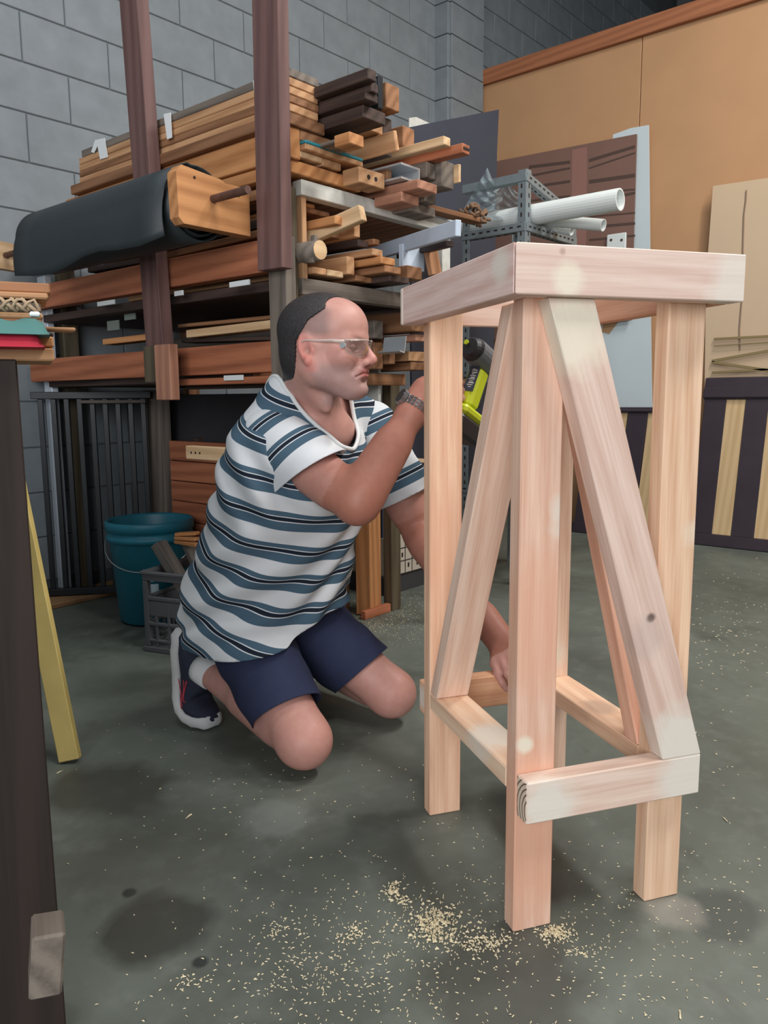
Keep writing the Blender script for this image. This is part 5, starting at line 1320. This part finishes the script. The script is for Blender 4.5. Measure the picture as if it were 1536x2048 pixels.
def stripe_attr(me):
    n = len(me.loops); vi = np.zeros(n, np.int32); me.loops.foreach_get('vertex_index', vi)
    co = np.zeros(len(me.vertices)*3); me.vertices.foreach_get('co', co); co = co.reshape(-1, 3)
    cen = np.zeros(len(me.polygons)*3); me.polygons.foreach_get('center', cen); cen = cen.reshape(-1, 3)
    tot = np.zeros(len(me.polygons), np.int32); me.polygons.foreach_get('loop_total', tot)
    mR = np.zeros(len(me.polygons), bool); mR[nT:nT+nR] = True; mL = np.zeros(len(me.polygons), bool); mL[nT+nR:] = True
    base = (co-J['pelvis'])@axs
    sR = .9-(co-hcR)@nrm(hnR*.6+drR*.4); sL = .9-(co-slL)@drL
    fR, fL = np.repeat(mR, tot), np.repeat(mL, tot)
    # torso stripes wobble a little with the cloth
    base = base+.004*np.sin(25*co[:, 1]+14*co[:, 0])
    return np.where(fR, 10+sR[vi]-.9, np.where(fL, 10+sL[vi]-.9, base[vi])).astype(np.float32)
m, nt, bs = new_mat('striped_cotton'); an = N(nt, 'ShaderNodeAttribute'); an.attribute_name = 'stripe'
issl = math_n(nt, 'GREATER_THAN', an.outputs['Fac'], 5.0)
sv = math_n(nt, 'SUBTRACT', an.outputs['Fac'], math_n(nt, 'MULTIPLY', issl, 10.0))
ph = math_n(nt, 'FRACT', math_n(nt, 'ADD', math_n(nt, 'DIVIDE', sv, .080), math_n(nt, 'MULTIPLY_ADD', issl, -.27, 20.30)))
WH, BL, NV = srgb(214, 218, 222), srgb(76, 100, 118), srgb(34, 42, 54)
rp = N(nt, 'ShaderNodeValToRGB'); rp.color_ramp.interpolation = 'CONSTANT'; nt.links.new(ph, rp.inputs[0])
e = rp.color_ramp.elements
stops = [(0, WH), (.38, BL), (.64, WH), (.665, NV), (.77, WH), (.795, BL), (.93, WH)]
while len(e) < len(stops): e.new(.5)
for k, (p_, c) in zip(e, stops): k.position = p_; k.color = c
tc = N(nt, 'ShaderNodeTexCoord'); wv_ = noise(nt, tc.outputs['Object'], 900, 1); nt.links.new(rp.outputs[0], bs.inputs['Base Color'])
hem = math_n(nt, 'MULTIPLY', issl, math_n(nt, 'LESS_THAN', sv, .026)); nt.links.new(mixrgb(nt, rp.outputs[0], WH, hem), bs.inputs['Base Color'])
bs.inputs['Roughness'].default_value = .9; bs.inputs['Specular IOR Level'].default_value = .1; bump(nt, bs, wv_, .15, .0008)
ts = to_obj('t_shirt', vs_, fl_, m, man, face_attr=stripe_attr)
sm = ts.modifiers.new('solid', 'SOLIDIFY'); sm.thickness = .003; sm.offset = -1
M_rib = plain('white_rib', srgb(214, 218, 218), .9)
lp = smooth_loop(neck_pts, 6)
obj('collar', tube_mesh([V(p) for p in lp[::2]], .0055, 6, closed=True), M_rib, ts, smooth=True)

# ---- shorts
M_sh = plain('navy_twill', srgb(48, 54, 80), .85, var=.06, scale=30, spec=.2)
Fs = Field((1.0, 1.15, .02), (1.80, 1.92, .50), .006)
Fs.ell(J['pelvis']+(0, .005, 0), np.eye(3), (.185, .14, .13), .03)
for s_, (h_, k_) in enumerate((('hipR', 'kneeR'), ('hipL', 'kneeL'))):
    Fs.cap(J[h_], J[k_], .108, .084, .03)
    mid = J[h_]*.35+J[k_]*.65; Fs.cap(J[h_]*.6+J[k_]*.4+(0, 0, -.02), J[h_]*.15+J[k_]*.85+(0, .01, -.018), .09, .076, .02)
X_, Y_, Z_ = np.meshgrid(Fs.ax[0], Fs.ax[1], Fs.ax[2], indexing='ij')
Fs.d += (.0035*np.sin(50*(Z_+.7*Y_)+5*np.sin(14*X_))*np.exp(-((Y_-1.5)/.12)**2)).astype(np.float32)
vs_, fs_ = Fs.mesh(); vs_ = relax(vs_, fs_, 2); fl_ = [tuple(f) for f in fs_]
def g_leg(v, h_, k_, pts):
    dr = nrm(J[k_]-J[h_]); n_ = nrm(np.cross(pts[1]-pts[0], pts[2]-pts[0])); n_ = n_ if n_@dr > 0 else -n_
    v = np.asarray(v); dist = np.linalg.norm(v-J[h_]-((v-J[h_])@dr)[:, None]*dr, axis=1)
    return np.minimum((v-pts[0])@n_, .16-dist)
def hem_plane(h_, k_, t, tilt):
    dr = nrm(J[k_]-J[h_]); c = J[h_]+(J[k_]-J[h_])*t; a = nrm(np.cross(dr, ZU)); b = nrm(np.cross(dr, a))
    return [c, c+a*.1, c+b*.1+dr*tilt]
vs_, fl_ = clip(vs_, fl_, lambda v: g_leg(v, 'hipR', 'kneeR', hem_plane('hipR', 'kneeR', .80, -.02)))
vs_, fl_ = clip(vs_, fl_, lambda v: g_leg(v, 'hipL', 'kneeL', hem_plane('hipL', 'kneeL', .76, -.02)))
so = to_obj('shorts', vs_, fl_, M_sh, man); sm = so.modifiers.new('solid', 'SOLIDIFY'); sm.thickness = .003; sm.offset = -1

# ---- shoes (toes tucked under), socks
M_up = plain('navy_mesh_upper', srgb(36, 40, 60), .8, var=.15, scale=120); M_sole = plain('white_foam_sole', srgb(206, 208, 208), .6, var=.06, scale=25)
M_red = plain('red_thread', srgb(190, 62, 76), .7); M_sock = plain('white_sock', srgb(226, 228, 230), .9)
def shoe(An, name_label):
    ox, oy = An[0], An[1]-1.700
    # sole centre line from heel to toe in the Y-Z plane, and which way the upper lies
    path = [(1.800, .262), (1.803, .225), (1.806, .180), (1.806, .135), (1.803, .090), (1.790, .050), (1.765, .024), (1.735, .013), (1.700, .010), (1.672, .012)]
    wid = [.018, .033, .036, .034, .038, .046, .048, .046, .036, .014]; hgt = [.030, .062, .082, .092, .088, .074, .060, .050, .040, .020]
    N_ = len(path); P = [V((0, y, z)) for y, z in path]; up_v, so_v, ring = [], [], 16
    fr = []
    for i in range(N_):
        t = (P[min(i+1, N_-1)]-P[max(i-1, 0)]).normalized(); n_ = V((0, t.z, -t.y))   # towards the upper
        if n_.y > 0 and i < 6: n_ = -n_
        if i >= 6 and n_.z < 0: n_ = -n_
        fr.append((P[i], n_))
    for i, (c, n_) in enumerate(fr):
        for k in range(ring):
            a = 2*math.pi*k/ring; x = math.cos(a); y = math.sin(a); h = hgt[i]*(.5+.5*y); w = wid[i]*abs(x)**.8*(1 if x > 0 else -1)*(1-.25*max(0, y))
            up_v.append(c+n_*(h+.012)+V((w, 0, 0)))
        for k in range(ring):
            a = 2*math.pi*k/ring; x = math.cos(a); y = math.sin(a); w = (wid[i]+.005)*abs(x)**.6*(1 if x > 0 else -1)
            so_v.append(c+n_*(.013+.015*max(-1, min(1, y*1.6)))+V((w, 0, 0)))
    def skin_(vv):
        fs = [(i*ring+k, i*ring+(k+1) % ring, (i+1)*ring+(k+1) % ring, (i+1)*ring+k) for i in range(N_-1) for k in range(ring)]
        fs += [tuple(range(ring)), tuple((N_-1)*ring+k for k in reversed(range(ring)))]
        me = mesh_from([v+V((ox, oy, 0)) for v in vv], fs); bm = bmesh.new(); bm.from_mesh(me); bmesh.ops.recalc_face_normals(bm, faces=bm.faces); bmesh.ops.subdivide_edges(bm, edges=bm.edges, cuts=1, use_grid_fill=True, smooth=1.0); bm.to_mesh(me); bm.free(); return me
    s1 = obj('shoe', skin_(up_v), M_up, man, smooth=True); s1['label'] = name_label
    obj('sole', skin_(so_v), M_sole, s1, smooth=True)
    for k in range(4):      # red stitched lines on the outer side
        pts = []
        for t in range(9):
            u = t/8; i = 3.2+u*2.6; j = int(i); fr_ = i-j; c = fr[j][0].lerp(fr[j+1][0], fr_); n_ = fr[j][1].lerp(fr[j+1][1], fr_); hh = .03+.012*k+.012*math.sin(u*3+k)
            pts.append(c+n_*hh+V((-(wid[j]*(1-fr_)+wid[j+1]*fr_)*.99-.001, 0, 0))+V((ox, oy, 0)))
        obj('stitching', tube_mesh(pts, .0014, 5), M_red, s1)
    return s1
for nm_, An, Kn, lb in (('R', J['ankR'], J['kneeR'], 'navy running shoe with red lines, toes tucked under'), ('L', J['ankL'], J['kneeL'], 'navy running shoe hidden behind the thigh')):
    sh = shoe(An, lb)
    d_ = nrm(Kn-An); a = An+d_*.000; b = An+d_*.030
    sk = obj('sock', tube_mesh([V(An-d_*.02), V(An), V(b), V(b+d_*.004)], [.041, .041, .0400, .036], 20), M_sock, man, smooth=True)

# ---- safety glasses
m, nt, bs = new_mat('clear_lens'); bs.inputs['Base Color'].default_value = srgb(128, 116, 110); bs.inputs['Roughness'].default_value = .04; bs.inputs['Alpha'].default_value = .26; bs.inputs['Specular IOR Level'].default_value = .9
M_lens = m
M_clearf = plain('clear_frame', srgb(214, 200, 192), .12, 0, spec=.9); M_clearf.node_tree.nodes['Principled BSDF'].inputs['Alpha'].default_value = .55; M_amber = plain('amber_nose_bridge', srgb(206, 140, 62), .3)
gl = obj('safety_glasses', tube_mesh([V(hd(.104, 0, .012)), V(hd(.105, 0, .010))], .002, 6), M_amber, man); gl['label'] = 'clear wraparound safety glasses'
def gcurve(l, up): al = abs(l); return .1095-6.2*al*al - (.004 if up < 0 else 0)
for s_ in (-1, 1):
    vs2, fs2 = [], []; nu, nv = 14, 7
    for i in range(nu):
        l = .007+.064*i/(nu-1); t = i/(nu-1)
        top = .022-.003*t*t; bot = -.018+.010*(1-t)**3+.014*t**3
        for j in range(nv):
            u = bot+(top-bot)*j/(nv-1); vs2.append(V(hd(gcurve(l, 0)+.001, s_*l, u)))
    for i in range(nu-1):
        for j in range(nv-1): fs2.append((i*nv+j, (i+1)*nv+j, (i+1)*nv+j+1, i*nv+j+1))
    lo_ = obj('lens', mesh_from(vs2, fs2), M_lens, gl, smooth=True); sm = lo_.modifiers.new('solid', 'SOLIDIFY'); sm.thickness = .0018
    obj('brow_bar', tube_mesh([vs2[i*nv+nv-1] for i in range(nu)], .0022, 6), M_clearf, gl, smooth=True)
    obj('lower_rim', tube_mesh([vs2[i*nv] for i in range(4, nu)], .0010, 6), M_clearf, gl, smooth=True)
    e0 = vs2[(nu-1)*nv+nv-2]
    obj('temple', tube_mesh([e0, V(hd(.050, s_*.0735, .018)), V(hd(.020, s_*.0775, .017)), V(hd(-.012, s_*.0800, .018)), V(hd(-.028, s_*.077, .008))], [.0045, .0036, .0026, .0022, .0020], 8), M_clearf, gl, smooth=True)
    obj('hinge', tube_mesh([V(hd(.075, s_*.0690, .008)), V(hd(.074, s_*.0735, .008))], .0065, 12), M_al, gl)
    obj('nose_pad', tube_mesh([V(hd(.106, s_*.004, .010)), V(hd(.107, s_*.010, .000)), V(hd(.102, s_*.014, -.010))], .0026, 6), M_amber, gl, smooth=True)

# ---- wristwatch with link band
M_st = plain('polished_steel', srgb(170, 172, 176), .22, .9); M_dial = plain('dark_dial', srgb(36, 40, 46), .2)
wd = nrm(J['wrR2']-J['elR']); wc = J['elR']+(J['wrR2']-J['elR'])*.86
w1 = nrm(-_fw-wd*(-_fw@wd)); w2 = np.cross(wd, w1)
wq = nrm(-_rt*.9-_fw*.4+_up*.2); wq = nrm(wq-wd*(wq@wd)); wa = math.atan2(wq@w2, wq@w1)
wt = obj('wristwatch', tube_mesh([V(wc+wq*.036), V(wc+wq*.046)], [.0195, .0195], 28), M_st, man); wt['label'] = 'steel wristwatch with a link band'
obj('dial', tube_mesh([V(wc+wq*.0462), V(wc+wq*.0470)], .0160, 28), M_dial, wt)
for k in range(26):
    a = 2*math.pi*k/26
    if abs(((a-wa+math.pi) % (2*math.pi))-math.pi) < .32: continue
    rad = nrm(w1*math.cos(a)+w2*math.sin(a)); tang = nrm(-w1*math.sin(a)+w2*math.cos(a)); c = wc+rad*.0375
    for j, (o_, l_) in enumerate(((-.0075, .0058), (0, .0078), (.0075, .0058))):
        obj('link', box_mesh(l_, .0075, .003, .0008), M_st, wt, frame(V(c+wd*o_), V(wd), V(rad)))

# ================================================================ THE DRILL in his hand
M_lime = plain('lime_plastic', srgb(196, 208, 40), .45); M_blkp = plain('black_plastic', srgb(40, 38, 42), .5); M_grey = plain('grey_gear_case', srgb(110, 114, 120), .45)
drl = thing('power_drill', V(dr_c), 'lime green cordless drill held in the man\'s right hand', 'drill')
db, dh = V(dr_b), V(hd_dir); dc = V(dr_c)
def lathe_on(axis_p, axis_d, prof, n=20):
    Mx = frame(axis_p, axis_d, (-_fw)); me = lathe_mesh([(max(r, .0005), z) for r, z in prof], n)
    for v in me.vertices: v.co = V((v.co.z, v.co.x, v.co.y))
    return me, Mx
me, Mx = lathe_on(dc, db, [(0, -.062), (.020, -.062), (.027, -.054), (.029, -.045), (.029, -.043), (0, -.043)]); obj('rear_cap', me, M_blkp, drl, Mx)
me, Mx = lathe_on(dc, db, [(0, -.043), (.030, -.043), (.031, -.02), (.031, .035), (.028, .045), (0, .045)]); obj('motor_housing', me, M_grey, drl, Mx)
me, Mx = lathe_on(dc, db, [(0, .045), (.026, .045), (.024, .080), (.018, .088), (0, .088)]); obj('gear_case', me, M_grey, drl, Mx)
me, Mx = lathe_on(dc, db, [(0, .088), (.019, .088), (.020, .11), (.013, .128), (.006, .132), (0, .132)]); obj('chuck', me, M_blkp, drl, Mx)
obj('bit', tube_mesh([dc+db*.13, dc+db*.17], .003, 8), M_st, drl)
sb_ = dh.cross(db)
obj('handle', box_mesh(.105, .040, .048, .011), M_lime, drl, frame(dc+dh*.078+db*.006, dh, db))
obj('grip_pad', box_mesh(.07, .042, .012, .004), M_blkp, drl, frame(dc+dh*.082+db*.026, dh, db))
obj('trigger', box_mesh(.03, .014, .016, .004), M_blkp, drl, frame(dc+dh*.050+db*.036, dh, db))
obj('battery_foot', box_mesh(.024, .058, .090, .008), M_lime, drl, frame(dc+dh*.140+db*.008, dh, db))
obj('battery', box_mesh(.050, .064, .110, .008), M_blkp, drl, frame(dc+dh*.178+db*.010, dh, db))
nx_ = sb_ if sb_.dot(V(-_fw)) > 0 else -sb_
Mp = frame(dc+dh*.062-db*.0186+nx_*.004, dh, -db)
obj('name_plate', box_mesh(.062, .028, .001, .0003), M_dkbl, drl, Mp)
for k, (x_, l_, w_) in enumerate(((-.024, .010, .002), (-.021, .016, .002), (-.016, .014, .003), (-.012, .006, .002), (-.008, .016, .002), (-.003, .012, .003), (.001, .016, .002), (.006, .010, .002), (.010, .015, .003), (.015, .016, .002), (.020, .008, .002))):
    obj('plate_lettering', box_mesh(w_, l_, .0006, .0001), M_wp, drl, Mp @ Matrix.Translation((x_, .001*(k % 3), .0008)))
me, Mx = lathe_on(dc-db*.0622-V(_rt)*.008+V(_up)*.010, db, [(0, -.001), (.006, -.001), (.006, .002), (0, .002)], 14); obj('cap_badge', me, M_lime, drl, Mx)

# ================================================================ SAWDUST
def scatter():
    rs = np.random.RandomState(5); vs, fs = [], []
    def chip(x, y, L, w, a, hgt):
        c, s_ = math.cos(a), math.sin(a); o = len(vs)
        for (u, v) in ((-L, -w), (L, -w), (L, w), (-L, w)): vs.append((x+c*u-s_*v, y+s_*u+c*v, .0004+hgt*rs.rand()))
        vs.append((x, y, .0012+hgt*1.4)); 
        for i in range(4): fs.append((o+i, o+(i+1) % 4, o+4))
    def cloud(px, py, sx, sy, n, big=1.0, heap=0.0):
        for _ in range(n):
            p = FL(px+rs.randn()*sx, py+rs.randn()*sy)
            if p.length > 9: continue
            chip(p.x, p.y, rs.uniform(.0008, .0030)*big, rs.uniform(.0004, .0009)*big, rs.rand()*6.3, rs.rand()*.0014+heap*rs.rand()*.004)
    cloud(1040, 1930, 330, 90, 520); cloud(700, 1900, 170, 90, 420); cloud(1010, 1780, 260, 80, 200)
    cloud(865, 1850, 26, 22, 320, 1.2, 1); cloud(960, 1885, 36, 16, 190, 1.1, .6); cloud(785, 1782, 8, 8, 60, 1.2, 1); cloud(808, 1803, 8, 6, 34, 1.1, .6); cloud(1115, 1868, 18, 9, 130, 1.2, .8); cloud(1165, 1905, 22, 8, 50)
    cloud(560, 1860, 14, 10, 40); cloud(620, 1960, 90, 50, 160); cloud(780, 1235, 60, 26, 900, 1.0); cloud(700, 1872, 16, 10, 60, 1.1, .5); cloud(380, 1965, 20, 10, 30, 1.3)
    cloud(1460, 1260, 60, 60, 160, 1.8); cloud(1380, 1500, 60, 60, 50, 1.4); cloud(450, 1560, 160, 80, 70); cloud(640, 1560, 150, 50, 60); cloud(1420, 1780, 80, 70, 50)
    for (px, py, L, a) in ((377, 1634, .011, .3), (1450, 1640, .010, .8), (1360, 2030, .009, .4), (120, 1545, .009, .2)):
        p = FL(px, py); chip(p.x, p.y, L, .0014, a, .002)
    me = mesh_from(vs, fs); o = obj('sawdust', me, plain('sawdust', srgb(228, 214, 180), .9))
    tag(o, 'pale sawdust and wood chips strewn over the floor', 'sawdust', kind='stuff')
scatter()
